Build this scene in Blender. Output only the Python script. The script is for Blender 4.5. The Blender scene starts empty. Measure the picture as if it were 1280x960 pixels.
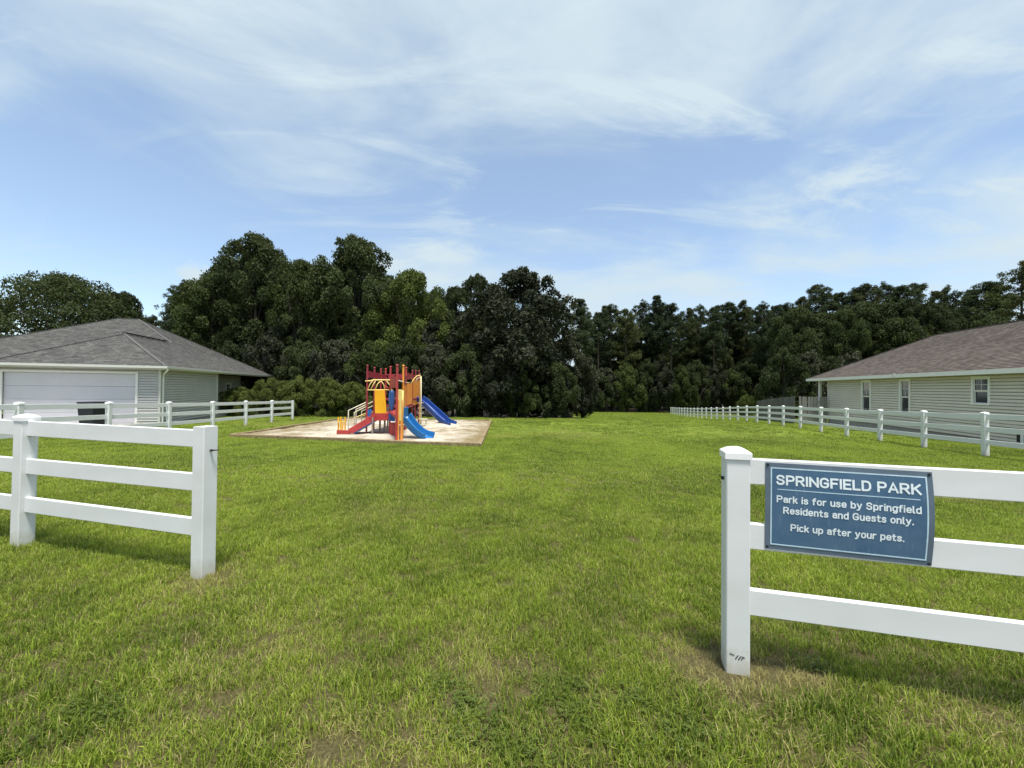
import bpy, bmesh, math, random
import numpy as np
from mathutils import Vector, Matrix, noise as mnoise

random.seed(11)
RNG = np.random.default_rng(11)
S = bpy.context.scene
COL = S.collection

# ------------------------------------------------------------------ camera
F_PX, EYE, ROLL = 509.0, 1.64, 0.013
PITCH = math.atan(4.4 / F_PX)
_fw = Vector((0, math.cos(PITCH), math.sin(PITCH)))
_up0 = Vector((0, -math.sin(PITCH), math.cos(PITCH)))
_r0 = Vector((1, 0, 0))
_r = _r0 * math.cos(ROLL) + _up0 * math.sin(ROLL)
_up = _up0 * math.cos(ROLL) - _r0 * math.sin(ROLL)
CAM = Vector((0, 0, EYE))
cam_d = bpy.data.cameras.new("camera")
cam_d.sensor_width = 36.0
cam_d.lens = 36.0 * F_PX / 1280.0
cam_d.clip_start = 0.05
cam_d.clip_end = 3000
cam = bpy.data.objects.new("camera", cam_d)
COL.objects.link(cam)
m = Matrix((( _r.x, _up.x, -_fw.x, CAM.x), (_r.y, _up.y, -_fw.y, CAM.y), (_r.z, _up.z, -_fw.z, CAM.z), (0, 0, 0, 1)))
cam.matrix_world = m
S.camera = cam


def survey(u, v, Y):
    """bearing and elevation measured in the photograph, plus the distance Y, give the place's own coordinates (metres)"""
    d = _fw + _r * ((u - 640) / F_PX) + _up * ((480 - v) / F_PX)
    return CAM + d * (Y / d.y)


# ------------------------------------------------------------------ sky, sun, exposure
SUN_EL, SUN_AZ = math.radians(73), math.radians(158)      # azimuth from +Y, clockwise positive
world = bpy.data.worlds.new("World")
S.world = world
world.use_nodes = True
nt = world.node_tree
nt.nodes.clear()


def N(tree, t, **kw):
    n = tree.nodes.new(t)
    for k, v in kw.items():
        setattr(n, k, v)
    return n


def sset(n, **kw):
    for k, v in kw.items():
        n.inputs[k.replace('_', ' ')].default_value = v
    return n


L = nt.links.new
sky = N(nt, 'ShaderNodeTexSky', sky_type='NISHITA', sun_disc=False)
sky.sun_elevation = SUN_EL
sky.sun_rotation = SUN_AZ
sky.air_density = 1.0
sky.dust_density = 0.1
sky.ozone_density = 1.0
geo = N(nt, 'ShaderNodeTexCoord')
sep = N(nt, 'ShaderNodeSeparateXYZ')
L(geo.outputs['Generated'], sep.inputs[0])
zc = N(nt, 'ShaderNodeMath', operation='MAXIMUM'); L(sep.outputs['Z'], zc.inputs[0]); zc.inputs[1].default_value = 0.0
za = N(nt, 'ShaderNodeMath', operation='ADD'); L(zc.outputs[0], za.inputs[0]); za.inputs[1].default_value = 0.16
dx = N(nt, 'ShaderNodeMath', operation='DIVIDE'); L(sep.outputs['X'], dx.inputs[0]); L(za.outputs[0], dx.inputs[1])
dy = N(nt, 'ShaderNodeMath', operation='DIVIDE'); L(sep.outputs['Y'], dy.inputs[0]); L(za.outputs[0], dy.inputs[1])
pl = N(nt, 'ShaderNodeCombineXYZ'); L(dx.outputs[0], pl.inputs[0]); L(dy.outputs[0], pl.inputs[1])
# veil: broad thin cirrostratus
mp1 = N(nt, 'ShaderNodeMapping'); L(pl.outputs[0], mp1.inputs[0])
mp1.inputs['Location'].default_value = (12.4, 1.3, 0); mp1.inputs['Scale'].default_value = (0.55, 0.8, 1)
mp1.inputs['Rotation'].default_value = (0, 0, 0.35)
n1 = N(nt, 'ShaderNodeTexNoise'); L(mp1.outputs[0], n1.inputs['Vector'])
sset(n1, Scale=1.0, Detail=9.0, Roughness=0.56, Distortion=0.8)
r1 = N(nt, 'ShaderNodeValToRGB'); L(n1.outputs['Fac'], r1.inputs[0])
r1.color_ramp.elements[0].position = 0.38; r1.color_ramp.elements[1].position = 0.64
r1.color_ramp.interpolation = 'EASE'
# streaks: fibrous wisps
mp2 = N(nt, 'ShaderNodeMapping'); L(pl.outputs[0], mp2.inputs[0])
mp2.inputs['Location'].default_value = (7.3, 4.4, 0); mp2.inputs['Scale'].default_value = (0.6, 1.6, 1)
mp2.inputs['Rotation'].default_value = (0, 0, 0.12)
n2 = N(nt, 'ShaderNodeTexNoise'); L(mp2.outputs[0], n2.inputs['Vector'])
sset(n2, Scale=1.5, Detail=11.0, Roughness=0.62, Distortion=1.6)
r2 = N(nt, 'ShaderNodeValToRGB'); L(n2.outputs['Fac'], r2.inputs[0])
r2.color_ramp.elements[0].position = 0.50; r2.color_ramp.elements[1].position = 0.70
r2.color_ramp.interpolation = 'EASE'
m1 = N(nt, 'ShaderNodeMath', operation='MULTIPLY'); L(r1.outputs[0], m1.inputs[0]); m1.inputs[1].default_value = 0.74
mp3 = N(nt, 'ShaderNodeMapping'); L(pl.outputs[0], mp3.inputs[0]); mp3.inputs['Location'].default_value = (3.1, 8.8, 0); mp3.inputs['Scale'].default_value = (0.5, 0.7, 1)
n3 = N(nt, 'ShaderNodeTexNoise'); L(mp3.outputs[0], n3.inputs['Vector']); sset(n3, Scale=1.1, Detail=3.0)
r3 = N(nt, 'ShaderNodeValToRGB'); L(n3.outputs['Fac'], r3.inputs[0]); r3.color_ramp.elements[0].position = 0.38; r3.color_ramp.elements[1].position = 0.62
wm_ = N(nt, 'ShaderNodeMath', operation='MULTIPLY'); L(r2.outputs[0], wm_.inputs[0]); L(r3.outputs[0], wm_.inputs[1])
m2 = N(nt, 'ShaderNodeMath', operation='MULTIPLY_ADD'); L(wm_.outputs[0], m2.inputs[0]); m2.inputs[1].default_value = 0.52; L(m1.outputs[0], m2.inputs[2])
m3 = N(nt, 'ShaderNodeMath', operation='ADD', use_clamp=True); L(m2.outputs[0], m3.inputs[0]); m3.inputs[1].default_value = 0.22
puff_dir = (survey(247, 345, 100) - CAM).normalized()
pd = N(nt, 'ShaderNodeVectorMath', operation='DISTANCE'); L(geo.outputs['Generated'], pd.inputs[0]); pd.inputs[1].default_value = puff_dir
pn = N(nt, 'ShaderNodeTexNoise'); L(geo.outputs['Generated'], pn.inputs['Vector']); sset(pn, Scale=38.0, Detail=7.0, Roughness=0.6)
ps = N(nt, 'ShaderNodeMath', operation='MULTIPLY_ADD'); L(pn.outputs['Fac'], ps.inputs[0]); ps.inputs[1].default_value = -0.045; L(pd.outputs['Value'], ps.inputs[2])
pr_ = N(nt, 'ShaderNodeMapRange'); L(ps.outputs[0], pr_.inputs['Value']); pr_.inputs['From Min'].default_value = 0.012; pr_.inputs['From Max'].default_value = -0.008
mixc0 = N(nt, 'ShaderNodeMath', operation='MAXIMUM'); L(m3.outputs[0], mixc0.inputs[0]); L(pr_.outputs[0], mixc0.inputs[1])
mixc = N(nt, 'ShaderNodeMix', data_type='RGBA'); L(mixc0.outputs[0], mixc.inputs[0])
L(sky.outputs[0], mixc.inputs[6]); mixc.inputs[7].default_value = (3.25, 3.9, 4.25, 1)
bg = N(nt, 'ShaderNodeBackground'); L(mixc.outputs[2], bg.inputs[0]); bg.inputs[1].default_value = 0.138
out = N(nt, 'ShaderNodeOutputWorld'); L(bg.outputs[0], out.inputs[0])

sun_d = bpy.data.lights.new("sun", 'SUN')
sun_d.energy = 4.2
sun_d.angle = math.radians(12)
sun_d.color = (1.0, 0.95, 0.87)
sun = bpy.data.objects.new("sun", sun_d)
COL.objects.link(sun)
sd = Vector((math.sin(SUN_AZ) * math.cos(SUN_EL), math.cos(SUN_AZ) * math.cos(SUN_EL), math.sin(SUN_EL)))
sun.rotation_euler = sd.to_track_quat('Z', 'Y').to_euler()
sun.location = (0, 0, 60)

S.render.engine = 'CYCLES'
S.view_settings.view_transform = 'Standard'
S.view_settings.look = 'None'
S.view_settings.gamma = 1.0
S.view_settings.use_curve_mapping = False
S.view_settings.exposure = 0.58
S.render.resolution_x, S.render.resolution_y = 1024, 768

# ------------------------------------------------------------------ materials


def mat(name, col, rough=0.6, var=0.0, nscale=6.0, bump=0.0, bscale=None, spec=0.4, col2=None, metal=0.0, sub=None):
    """principled with two noise layers (colour drift and fine relief)"""
    mt = bpy.data.materials.new(name)
    mt.use_nodes = True
    t = mt.node_tree
    b = t.nodes['Principled BSDF']
    b.inputs['Roughness'].default_value = rough
    b.inputs['Specular IOR Level'].default_value = spec
    b.inputs['Metallic'].default_value = metal
    c = (*col, 1)
    if var or col2:
        tc = N(t, 'ShaderNodeTexCoord')
        nz = N(t, 'ShaderNodeTexNoise'); sset(nz, Scale=nscale, Detail=5.0, Roughness=0.6)
        t.links.new(tc.outputs['Object'], nz.inputs['Vector'])
        rp = N(t, 'ShaderNodeValToRGB')
        rp.color_ramp.elements[0].position = 0.3; rp.color_ramp.elements[1].position = 0.7
        k2 = col2 if col2 else tuple(x * (1 - var) for x in col)
        rp.color_ramp.elements[0].color = (*k2, 1)
        rp.color_ramp.elements[1].color = (*[min(1, x * (1 + var * 0.6)) for x in col], 1)
        t.links.new(nz.outputs['Fac'], rp.inputs[0])
        t.links.new(rp.outputs[0], b.inputs['Base Color'])
    else:
        b.inputs['Base Color'].default_value = c
    if bump:
        tc2 = N(t, 'ShaderNodeTexCoord')
        nb = N(t, 'ShaderNodeTexNoise'); sset(nb, Scale=bscale or nscale * 8, Detail=4.0)
        t.links.new(tc2.outputs['Object'], nb.inputs['Vector'])
        bp = N(t, 'ShaderNodeBump'); bp.inputs['Strength'].default_value = bump; bp.inputs['Distance'].default_value = 0.02
        t.links.new(nb.outputs['Fac'], bp.inputs['Height'])
        t.links.new(bp.outputs[0], b.inputs['Normal'])
    return mt


M = {}
M['vinyl'] = mat('white_vinyl', (0.72, 0.73, 0.74), 0.42, var=0.05, nscale=3.0, col2=(0.64, 0.65, 0.645))
M['cap'] = mat('white_vinyl_cap', (0.84, 0.84, 0.84), 0.35, var=0.05)
M['black'] = mat('black_plastic', (0.015, 0.016, 0.018), 0.45)
M['bin'] = mat('bin_plastic', (0.008, 0.012, 0.016), 0.5)
M['siding_l'] = mat('grey_green_siding', (0.49, 0.485, 0.47), 0.55, var=0.06, nscale=1.5)
M['siding_r'] = mat('tan_siding', (0.64, 0.59, 0.51), 0.55, var=0.06, nscale=1.5)
M['trim'] = mat('white_trim', (0.80, 0.79, 0.76), 0.5, var=0.05)
M['trim_l'] = mat('cream_trim', (0.56, 0.56, 0.52), 0.5, var=0.05)
M['gdoor'] = mat('garage_door_paint', (0.62, 0.61, 0.65), 0.45, var=0.04, nscale=1.0)
M['soffit'] = mat('soffit_white', (0.55, 0.54, 0.50), 0.6)
M['concrete'] = mat('concrete', (0.34, 0.32, 0.30), 0.9, var=0.15, bump=0.2)
M['bark'] = mat('pine_bark', (0.075, 0.058, 0.043), 0.95, var=0.4, nscale=5, bump=0.8, bscale=20)
M['bark_g'] = mat('grey_bark', (0.055, 0.050, 0.042), 0.95, var=0.4, nscale=5, bump=0.6, bscale=20)
M['timber'] = mat('weathered_timber', (0.27, 0.205, 0.11), 0.9, var=0.3, nscale=9, bump=0.4, col2=(0.15, 0.11, 0.06))
M['board'] = mat('grey_fence_board', (0.13, 0.125, 0.12), 0.9, var=0.3, nscale=7, bump=0.3)
M['board_new'] = mat('paler_fence_board', (0.22, 0.21, 0.19), 0.9, var=0.25, nscale=7, bump=0.3)
M['pg_red'] = mat('playground_red', (0.42, 0.05, 0.05), 0.5, var=0.2, nscale=3)
M['pg_maroon'] = mat('playground_maroon', (0.27, 0.032, 0.045), 0.5, var=0.2, nscale=3)
M['pg_orange'] = mat('playground_orange', (0.80, 0.30, 0.05), 0.45, var=0.15, nscale=3)
M['pg_yellow'] = mat('playground_yellow', (0.82, 0.45, 0.02), 0.42, var=0.1, nscale=3)
M['pg_pale'] = mat('playground_pale_yellow', (0.80, 0.62, 0.22), 0.45, var=0.1, nscale=3)
M['pg_cream'] = mat('playground_cream_rail', (0.72, 0.66, 0.50), 0.45, var=0.1, nscale=3)
M['pg_blue'] = mat('playground_blue', (0.035, 0.12, 0.36), 0.35, var=0.15, nscale=3)
M['slide'] = mat('slide_blue', (0.022, 0.16, 0.42), 0.28, var=0.12, nscale=2)
M['slide_d'] = mat('slide_dark_blue', (0.020, 0.07, 0.30), 0.3, var=0.12, nscale=2)
M['deck'] = mat('coated_deck', (0.16, 0.05, 0.04), 0.7, var=0.2)
M['steel'] = mat('galvanised_post', (0.30, 0.26, 0.22), 0.5, var=0.2, metal=0.3)
M['letter'] = mat('sign_lettering', (0.74, 0.82, 0.86), 0.5, var=0.10, nscale=30)
M['sign_line'] = mat('sign_border_print', (0.50, 0.66, 0.76), 0.5, var=0.15, nscale=20)
M['curtain'] = mat('window_blind', (0.42, 0.42, 0.40), 0.8)
M['interior'] = mat('dark_interior', (0.03, 0.03, 0.03), 0.9)
M['shutter'] = mat('dark_shutter', (0.05, 0.05, 0.055), 0.6)

# glass
g = bpy.data.materials.new('window_glass'); g.use_nodes = True
b = g.node_tree.nodes['Principled BSDF']
b.inputs['Base Color'].default_value = (0.02, 0.028, 0.035, 1); b.inputs['Roughness'].default_value = 0.06
b.inputs['Specular IOR Level'].default_value = 0.6
M['glass'] = g

# sign print: worn blue with scratches
g = bpy.data.materials.new('worn_blue_print'); g.use_nodes = True
t = g.node_tree; b = t.nodes['Principled BSDF']; b.inputs['Roughness'].default_value = 0.42
tc = N(t, 'ShaderNodeTexCoord')
nz = N(t, 'ShaderNodeTexNoise'); sset(nz, Scale=4.0, Detail=6.0, Roughness=0.65); t.links.new(tc.outputs['Object'], nz.inputs['Vector'])
rp = N(t, 'ShaderNodeValToRGB'); t.links.new(nz.outputs['Fac'], rp.inputs[0])
rp.color_ramp.elements[0].position = 0.32; rp.color_ramp.elements[0].color = (0.040, 0.105, 0.195, 1)
rp.color_ramp.elements[1].position = 0.72; rp.color_ramp.elements[1].color = (0.085, 0.155, 0.250, 1)
mp = N(t, 'ShaderNodeMapping'); t.links.new(tc.outputs['Object'], mp.inputs[0]); mp.inputs['Scale'].default_value = (26, 26, 5); mp.inputs['Rotation'].default_value = (0, 0.6, 0)
nz2 = N(t, 'ShaderNodeTexNoise'); sset(nz2, Scale=2.2, Detail=8.0, Roughness=0.8); t.links.new(mp.outputs[0], nz2.inputs['Vector'])
rp2 = N(t, 'ShaderNodeValToRGB'); t.links.new(nz2.outputs['Fac'], rp2.inputs[0])
rp2.color_ramp.elements[0].position = 0.57; rp2.color_ramp.elements[1].position = 0.80
rp2.color_ramp.elements[1].color = (0.55, 0.55, 0.55, 1)
mx = N(t, 'ShaderNodeMix', data_type='RGBA'); t.links.new(rp2.outputs[0], mx.inputs[0]); t.links.new(rp.outputs[0], mx.inputs[6]); mx.inputs[7].default_value = (0.36, 0.46, 0.55, 1)
t.links.new(mx.outputs[2], b.inputs['Base Color'])
M['sign'] = g
M['sign_edge'] = mat('sign_grey_margin', (0.11, 0.15, 0.20), 0.45, var=0.2, nscale=8)


def shingle_mat(name, c1, c2, c3):
    mt = bpy.data.materials.new(name); mt.use_nodes = True
    t = mt.node_tree; b = t.nodes['Principled BSDF']; b.inputs['Roughness'].default_value = 0.95; b.inputs['Specular IOR Level'].default_value = 0.15
    uv = N(t, 'ShaderNodeUVMap')
    br = N(t, 'ShaderNodeTexBrick'); t.links.new(uv.outputs[0], br.inputs['Vector'])
    br.offset = 0.37; br.offset_frequency = 2; br.squash = 0.7; br.squash_frequency = 3
    sset(br, Scale=1.0); br.inputs['Mortar Size'].default_value = 0.006; br.inputs['Bias'].default_value = 0.0
    br.inputs['Brick Width'].default_value = 0.26; br.inputs['Row Height'].default_value = 0.14
    br.inputs['Color1'].default_value = (*c1, 1); br.inputs['Color2'].default_value = (*c2, 1); br.inputs['Mortar'].default_value = (*c3, 1)
    nz = N(t, 'ShaderNodeTexNoise'); sset(nz, Scale=0.8, Detail=6.0, Roughness=0.7); t.links.new(uv.outputs[0], nz.inputs['Vector'])
    rp = N(t, 'ShaderNodeValToRGB'); t.links.new(nz.outputs['Fac'], rp.inputs[0])
    rp.color_ramp.elements[0].position = 0.25; rp.color_ramp.elements[0].color = (0.72, 0.72, 0.72, 1)
    rp.color_ramp.elements[1].position = 0.75; rp.color_ramp.elements[1].color = (1.18, 1.17, 1.14, 1)
    nz3 = N(t, 'ShaderNodeTexNoise'); sset(nz3, Scale=60.0, Detail=2.0); t.links.new(uv.outputs[0], nz3.inputs['Vector'])
    rp3 = N(t, 'ShaderNodeValToRGB'); t.links.new(nz3.outputs['Fac'], rp3.inputs[0])
    rp3.color_ramp.elements[0].position = 0.3; rp3.color_ramp.elements[0].color = (0.7, 0.7, 0.7, 1)
    rp3.color_ramp.elements[1].position = 0.7; rp3.color_ramp.elements[1].color = (1.25, 1.25, 1.25, 1)
    ml = N(t, 'ShaderNodeMix', data_type='RGBA', blend_type='MULTIPLY'); ml.inputs[0].default_value = 1
    t.links.new(br.outputs['Color'], ml.inputs[6]); t.links.new(rp.outputs[0], ml.inputs[7])
    ml2 = N(t, 'ShaderNodeMix', data_type='RGBA', blend_type='MULTIPLY'); ml2.inputs[0].default_value = 1
    t.links.new(ml.outputs[2], ml2.inputs[6]); t.links.new(rp3.outputs[0], ml2.inputs[7])
    t.links.new(ml2.outputs[2], b.inputs['Base Color'])
    return mt


M['shingle_l'] = shingle_mat('grey_shingles', (0.155, 0.152, 0.148), (0.085, 0.084, 0.082), (0.04, 0.04, 0.04))
M['ridge_l'] = mat('grey_ridge_cap', (0.105, 0.103, 0.100), 0.95, var=0.25, nscale=14)
M['ridge_r'] = mat('brown_ridge_cap', (0.145, 0.122, 0.110), 0.95, var=0.25, nscale=14)
M['shingle_r'] = shingle_mat('brown_shingles', (0.170, 0.142, 0.128), (0.095, 0.080, 0.072), (0.045, 0.038, 0.035))


def leaf_mat(name, dark, light, trans=0.25, tint=(0.10, 0.13, 0.02)):
    mt = bpy.data.materials.new(name); mt.use_nodes = True
    t = mt.node_tree; t.nodes.clear()
    at = N(t, 'ShaderNodeAttribute', attribute_name='leafv')
    oi = N(t, 'ShaderNodeObjectInfo')
    ad = N(t, 'ShaderNodeMath', operation='MULTIPLY_ADD'); t.links.new(oi.outputs['Random'], ad.inputs[0]); ad.inputs[1].default_value = 0.55; t.links.new(at.outputs['Fac'], ad.inputs[2])
    rp = N(t, 'ShaderNodeValToRGB'); t.links.new(ad.outputs[0], rp.inputs[0])
    rp.color_ramp.elements[0].position = 0.10; rp.color_ramp.elements[0].color = (*dark, 1)
    rp.color_ramp.elements[1].position = 1.0; rp.color_ramp.elements[1].color = (*light, 1)
    di = N(t, 'ShaderNodeBsdfPrincipled'); t.links.new(rp.outputs[0], di.inputs['Base Color']); di.inputs['Roughness'].default_value = 0.7; di.inputs['Specular IOR Level'].default_value = 0.18
    tr = N(t, 'ShaderNodeBsdfTranslucent')
    mc = N(t, 'ShaderNodeMix', data_type='RGBA'); mc.inputs[0].default_value = 0.5
    t.links.new(rp.outputs[0], mc.inputs[6]); mc.inputs[7].default_value = (*tint, 1)
    t.links.new(mc.outputs[2], tr.inputs[0])
    ms = N(t, 'ShaderNodeMixShader'); ms.inputs[0].default_value = trans
    t.links.new(di.outputs[0], ms.inputs[1]); t.links.new(tr.outputs[0], ms.inputs[2])
    o = N(t, 'ShaderNodeOutputMaterial'); t.links.new(ms.outputs[0], o.inputs[0])
    return mt


M['leaf_dark'] = leaf_mat('dark_broad_leaves', (0.011, 0.018, 0.007), (0.060, 0.078, 0.028))
M['leaf_mag'] = leaf_mat('glossy_dark_leaves', (0.010, 0.014, 0.008), (0.060, 0.066, 0.038), 0.12)
M['leaf_mid'] = leaf_mat('mid_green_leaves', (0.014, 0.024, 0.007), (0.080, 0.104, 0.028))
M['leaf_lite'] = leaf_mat('yellow_green_leaves', (0.034, 0.052, 0.012), (0.120, 0.150, 0.036), 0.3)
M['leaf_hedge'] = leaf_mat('hedge_leaves', (0.036, 0.055, 0.011), (0.125, 0.150, 0.036), 0.3)
M['needle'] = leaf_mat('pine_needles', (0.010, 0.019, 0.009), (0.052, 0.074, 0.032), 0.15)
M['needle_w'] = leaf_mat('warm_pine_needles', (0.014, 0.022, 0.008), (0.074, 0.086, 0.027), 0.15)

# ------------------------------------------------------------------ builders


def tag(o, label=None, cat=None, group=None, kind=None):
    if label: o['label'] = label
    if cat: o['category'] = cat
    if group: o['group'] = group
    if kind: o['kind'] = kind
    return o


def empty(name, loc, label=None, cat=None, group=None):
    o = bpy.data.objects.new(name, None)
    o.empty_display_size = 0.3
    COL.objects.link(o)
    o.location = loc
    return tag(o, label, cat, group)


class MB:
    """collects shapes for ONE mesh"""
    def __init__(s):
        s.v, s.f, s.uv = [], [], []

    def quad(s, a, b, c, d, uv=None):
        n = len(s.v); s.v += [tuple(a), tuple(b), tuple(c), tuple(d)]; s.f.append((n, n + 1, n + 2, n + 3))
        if uv: s.uv.append(uv)

    def tri(s, a, b, c, uv=None):
        n = len(s.v); s.v += [tuple(a), tuple(b), tuple(c)]; s.f.append((n, n + 1, n + 2))
        if uv: s.uv.append(uv)

    def obox(s, c, ax, ay, az):
        """oriented box: centre and three half vectors"""
        c, ax, ay, az = map(Vector, (c, ax, ay, az))
        n = len(s.v)
        for k in (-1, 1):
            for j in (-1, 1):
                for i in (-1, 1):
                    s.v.append(tuple(c + ax * i + ay * j + az * k))
        for q in ((0, 2, 3, 1), (4, 5, 7, 6), (0, 1, 5, 4), (2, 6, 7, 3), (1, 3, 7, 5), (0, 4, 6, 2)):
            s.f.append(tuple(n + i for i in q))
        return s

    def box(s, x0, x1, y0, y1, z0, z1):
        return s.obox(((x0 + x1) / 2, (y0 + y1) / 2, (z0 + z1) / 2), ((x1 - x0) / 2, 0, 0), (0, (y1 - y0) / 2, 0), (0, 0, (z1 - z0) / 2))

    def bar(s, p, q, w, h, up=(0, 0, 1)):
        """box beam from p to q"""
        p, q = Vector(p), Vector(q)
        d = q - p; L_ = d.length; d.normalize()
        side = d.cross(Vector(up)); side.normalize()
        u = side.cross(d)
        return s.obox((p + q) / 2, d * L_ / 2, side * w / 2, u * h / 2)

    def tube(s, pts, rad, n=8, cap=True):
        pts = [Vector(p) for p in pts]
        rads = rad if isinstance(rad, (list, tuple)) else [rad] * len(pts)
        base = len(s.v)
        prev = None
        for i, p in enumerate(pts):
            d = (pts[min(i + 1, len(pts) - 1)] - pts[max(i - 1, 0)]).normalized()
            if prev is None:
                a = d.cross(Vector((0, 0, 1)))
                if a.length < 1e-3: a = d.cross(Vector((1, 0, 0)))
            else:
                a = prev - d * prev.dot(d)
            a.normalize(); prev = a; b_ = d.cross(a)
            for k in range(n):
                t_ = 2 * math.pi * k / n
                s.v.append(tuple(p + (a * math.cos(t_) + b_ * math.sin(t_)) * rads[i]))
        for i in range(len(pts) - 1):
            for k in range(n):
                k2 = (k + 1) % n
                s.f.append((base + i * n + k, base + i * n + k2, base + (i + 1) * n + k2, base + (i + 1) * n + k))
        if cap:
            s.f.append(tuple(base + k for k in range(n))[::-1])
            s.f.append(tuple(base + (len(pts) - 1) * n + k for k in range(n)))
        return s

    def mesh(s, name, mt, smooth=False, off=(0, 0, 0)):
        me = bpy.data.meshes.new(name)
        o = Vector(off)
        me.from_pydata([tuple(Vector(v) - o) for v in s.v], [], s.f)
        if s.uv:
            ul = me.uv_layers.new(name='UVMap')
            k = 0
            for fu in s.uv:
                for c in fu:
                    ul.data[k].uv = c; k += 1
        if mt: me.materials.append(mt)
        me.validate(); me.update()
        if smooth:
            for p in me.polygons: p.use_smooth = True
        return me

    def build(s, name, mt, parent=None, smooth=False, bevel=0.0, rel=True):
        """link as one mesh object; vertices are in world metres, the object sits at its parent's base (or its own)"""
        off = Vector((0, 0, 0))
        if parent is not None and rel:
            off = parent_world(parent)
        me = s.mesh(name, mt, smooth, off)
        o = bpy.data.objects.new(name, me)
        COL.objects.link(o)
        if parent is not None: o.parent = parent
        if bevel:
            bv = o.modifiers.new('bevel', 'BEVEL'); bv.width = bevel; bv.segments = 2; bv.limit_method = 'ANGLE'
        return o


def parent_world(o):
    p = Vector((0, 0, 0))
    while o is not None:
        p += o.location; o = o.parent
    return p


def link(name, me, parent=None, loc=(0, 0, 0), rot=(0, 0, 0), scale=(1, 1, 1)):
    o = bpy.data.objects.new(name, me)
    COL.objects.link(o)
    o.parent = parent
    o.location = loc; o.rotation_euler = rot; o.scale = scale
    return o


# ------------------------------------------------------------------ terrain
_gy = np.array([-400, -20, 0, 4, 8, 12, 15, 18, 22, 26, 31, 36, 41, 45.5, 55, 64, 76, 88, 110, 160, 900.])
_gz = np.array([0, 0, 0, 0, -.08, -.20, -.31, -.40, -.49, -.58, -.78, -1.04, -1.36, -1.60, -2.10, -2.50, -2.97, -3.25, -3.5, -3.8, -4.0])
_fy = np.arange(-60, 300, 0.5)
_fz = np.interp(_fy, _gy, _gz)
_k = np.hanning(13); _k /= _k.sum()
_fz = np.convolve(np.pad(_fz, 6, mode='edge'), _k, 'valid')


def gz(x, y):
    return float(np.interp(y, _fy, _fz))


def gpt(x, y, dz=0.0):
    return Vector((x, y, gz(x, y) + dz))


def on_ground(u, v):
    """where a bearing meets the lawn"""
    lo, hi = 1.0, 120.0
    for _ in range(60):
        m_ = (lo + hi) / 2
        p = survey(u, v, m_)
        if p.z > gz(p.x, p.y): lo = m_
        else: hi = m_
    p = survey(u, v, lo)
    return Vector((p.x, p.y, gz(p.x, p.y)))


def woods_mask(x, y):
    """1 on the leaf litter under the wood, 0 on the lawn"""
    edge = []
    # wood edge as a polyline X -> Y (lawn in front)
    xs = [-200, -30, -18, -14, -10, -4, 4.5, 6.6, 7.5, 9.5, 34, 60, 200]
    ys = [40, 40, 35, 33.5, 33.5, 34.5, 35.5, 37, 42, 83, 88, 70, 60]
    e = np.interp(x, xs, ys) + 0.8 * math.sin(x * 1.7) + 0.5 * math.sin(x * 4.1 + 1)
    return min(1, max(0, (y - e) / 0.8))


def graded(lo, hi, steps):
    out = [lo]
    for a, b_, st in steps:
        while out[-1] < b_ - 1e-6:
            out.append(min(b_, out[-1] + st))
    return out


gx = [-700, -400, -250, -170, -120] + list(np.arange(-90, -30, 4.0)) + list(np.arange(-30, 40, 1.0)) + list(np.arange(40, 90, 4.0)) + [100, 130, 180, 260, 420, 700]
gyl = [-30, -12, -5] + list(np.arange(-2, 50, 0.8)) + list(np.arange(50, 100, 1.5)) + [104, 112, 125, 150, 200, 290, 450, 700, 1000]
verts = []
wm = []
th_ = []
for yy in gyl:
    for xx in gx:
        dz = 0.012 * mnoise.noise(Vector((xx * 0.5, yy * 0.5, 0))) + 0.03 * mnoise.noise(Vector((xx * 0.12, yy * 0.12, 3)))
        if yy < 5: dz *= 0.4
        verts.append((xx, yy, gz(xx, yy) + dz - 0.01))
        wm.append(woods_mask(xx, yy))
        th_.append(min(1, max(0, (11 - yy) / 5)))
nx = len(gx)
faces = [(j * nx + i, j * nx + i + 1, (j + 1) * nx + i + 1, (j + 1) * nx + i) for j in range(len(gyl) - 1) for i in range(nx - 1)]
me = bpy.data.meshes.new('ground')
me.from_pydata(verts, [], faces)
a = me.attributes.new('litter', 'FLOAT', 'POINT'); a.data.foreach_set('value', wm)
a = me.attributes.new('thatch', 'FLOAT', 'POINT'); a.data.foreach_set('value', th_)
for p in me.polygons: p.use_smooth = True
# lawn material
lawn = bpy.data.materials.new('lawn_turf'); lawn.use_nodes = True
t = lawn.node_tree; b = t.nodes['Principled BSDF']; b.inputs['Roughness'].default_value = 0.9; b.inputs['Specular IOR Level'].default_value = 0.15
tc = N(t, 'ShaderNodeTexCoord')
nA = N(t, 'ShaderNodeTexNoise'); sset(nA, Scale=0.22, Detail=6.0, Roughness=0.6); t.links.new(tc.outputs['Object'], nA.inputs['Vector'])
mpA = N(t, 'ShaderNodeMapping'); t.links.new(tc.outputs['Object'], mpA.inputs[0]); mpA.inputs['Rotation'].default_value = (0, 0, 0.24); mpA.inputs['Scale'].default_value = (0.6, 2.2, 1)
nB = N(t, 'ShaderNodeTexNoise'); sset(nB, Scale=1.4, Detail=8.0, Roughness=0.75); t.links.new(mpA.outputs[0], nB.inputs['Vector'])
nC = N(t, 'ShaderNodeTexNoise'); sset(nC, Scale=14.0, Detail=6.0, Roughness=0.8); t.links.new(tc.outputs['Object'], nC.inputs['Vector'])
rA = N(t, 'ShaderNodeValToRGB'); t.links.new(nA.outputs['Fac'], rA.inputs[0])
rA.color_ramp.elements[0].position = 0.35; rA.color_ramp.elements[0].color = (0.118, 0.165, 0.019, 1)
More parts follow.
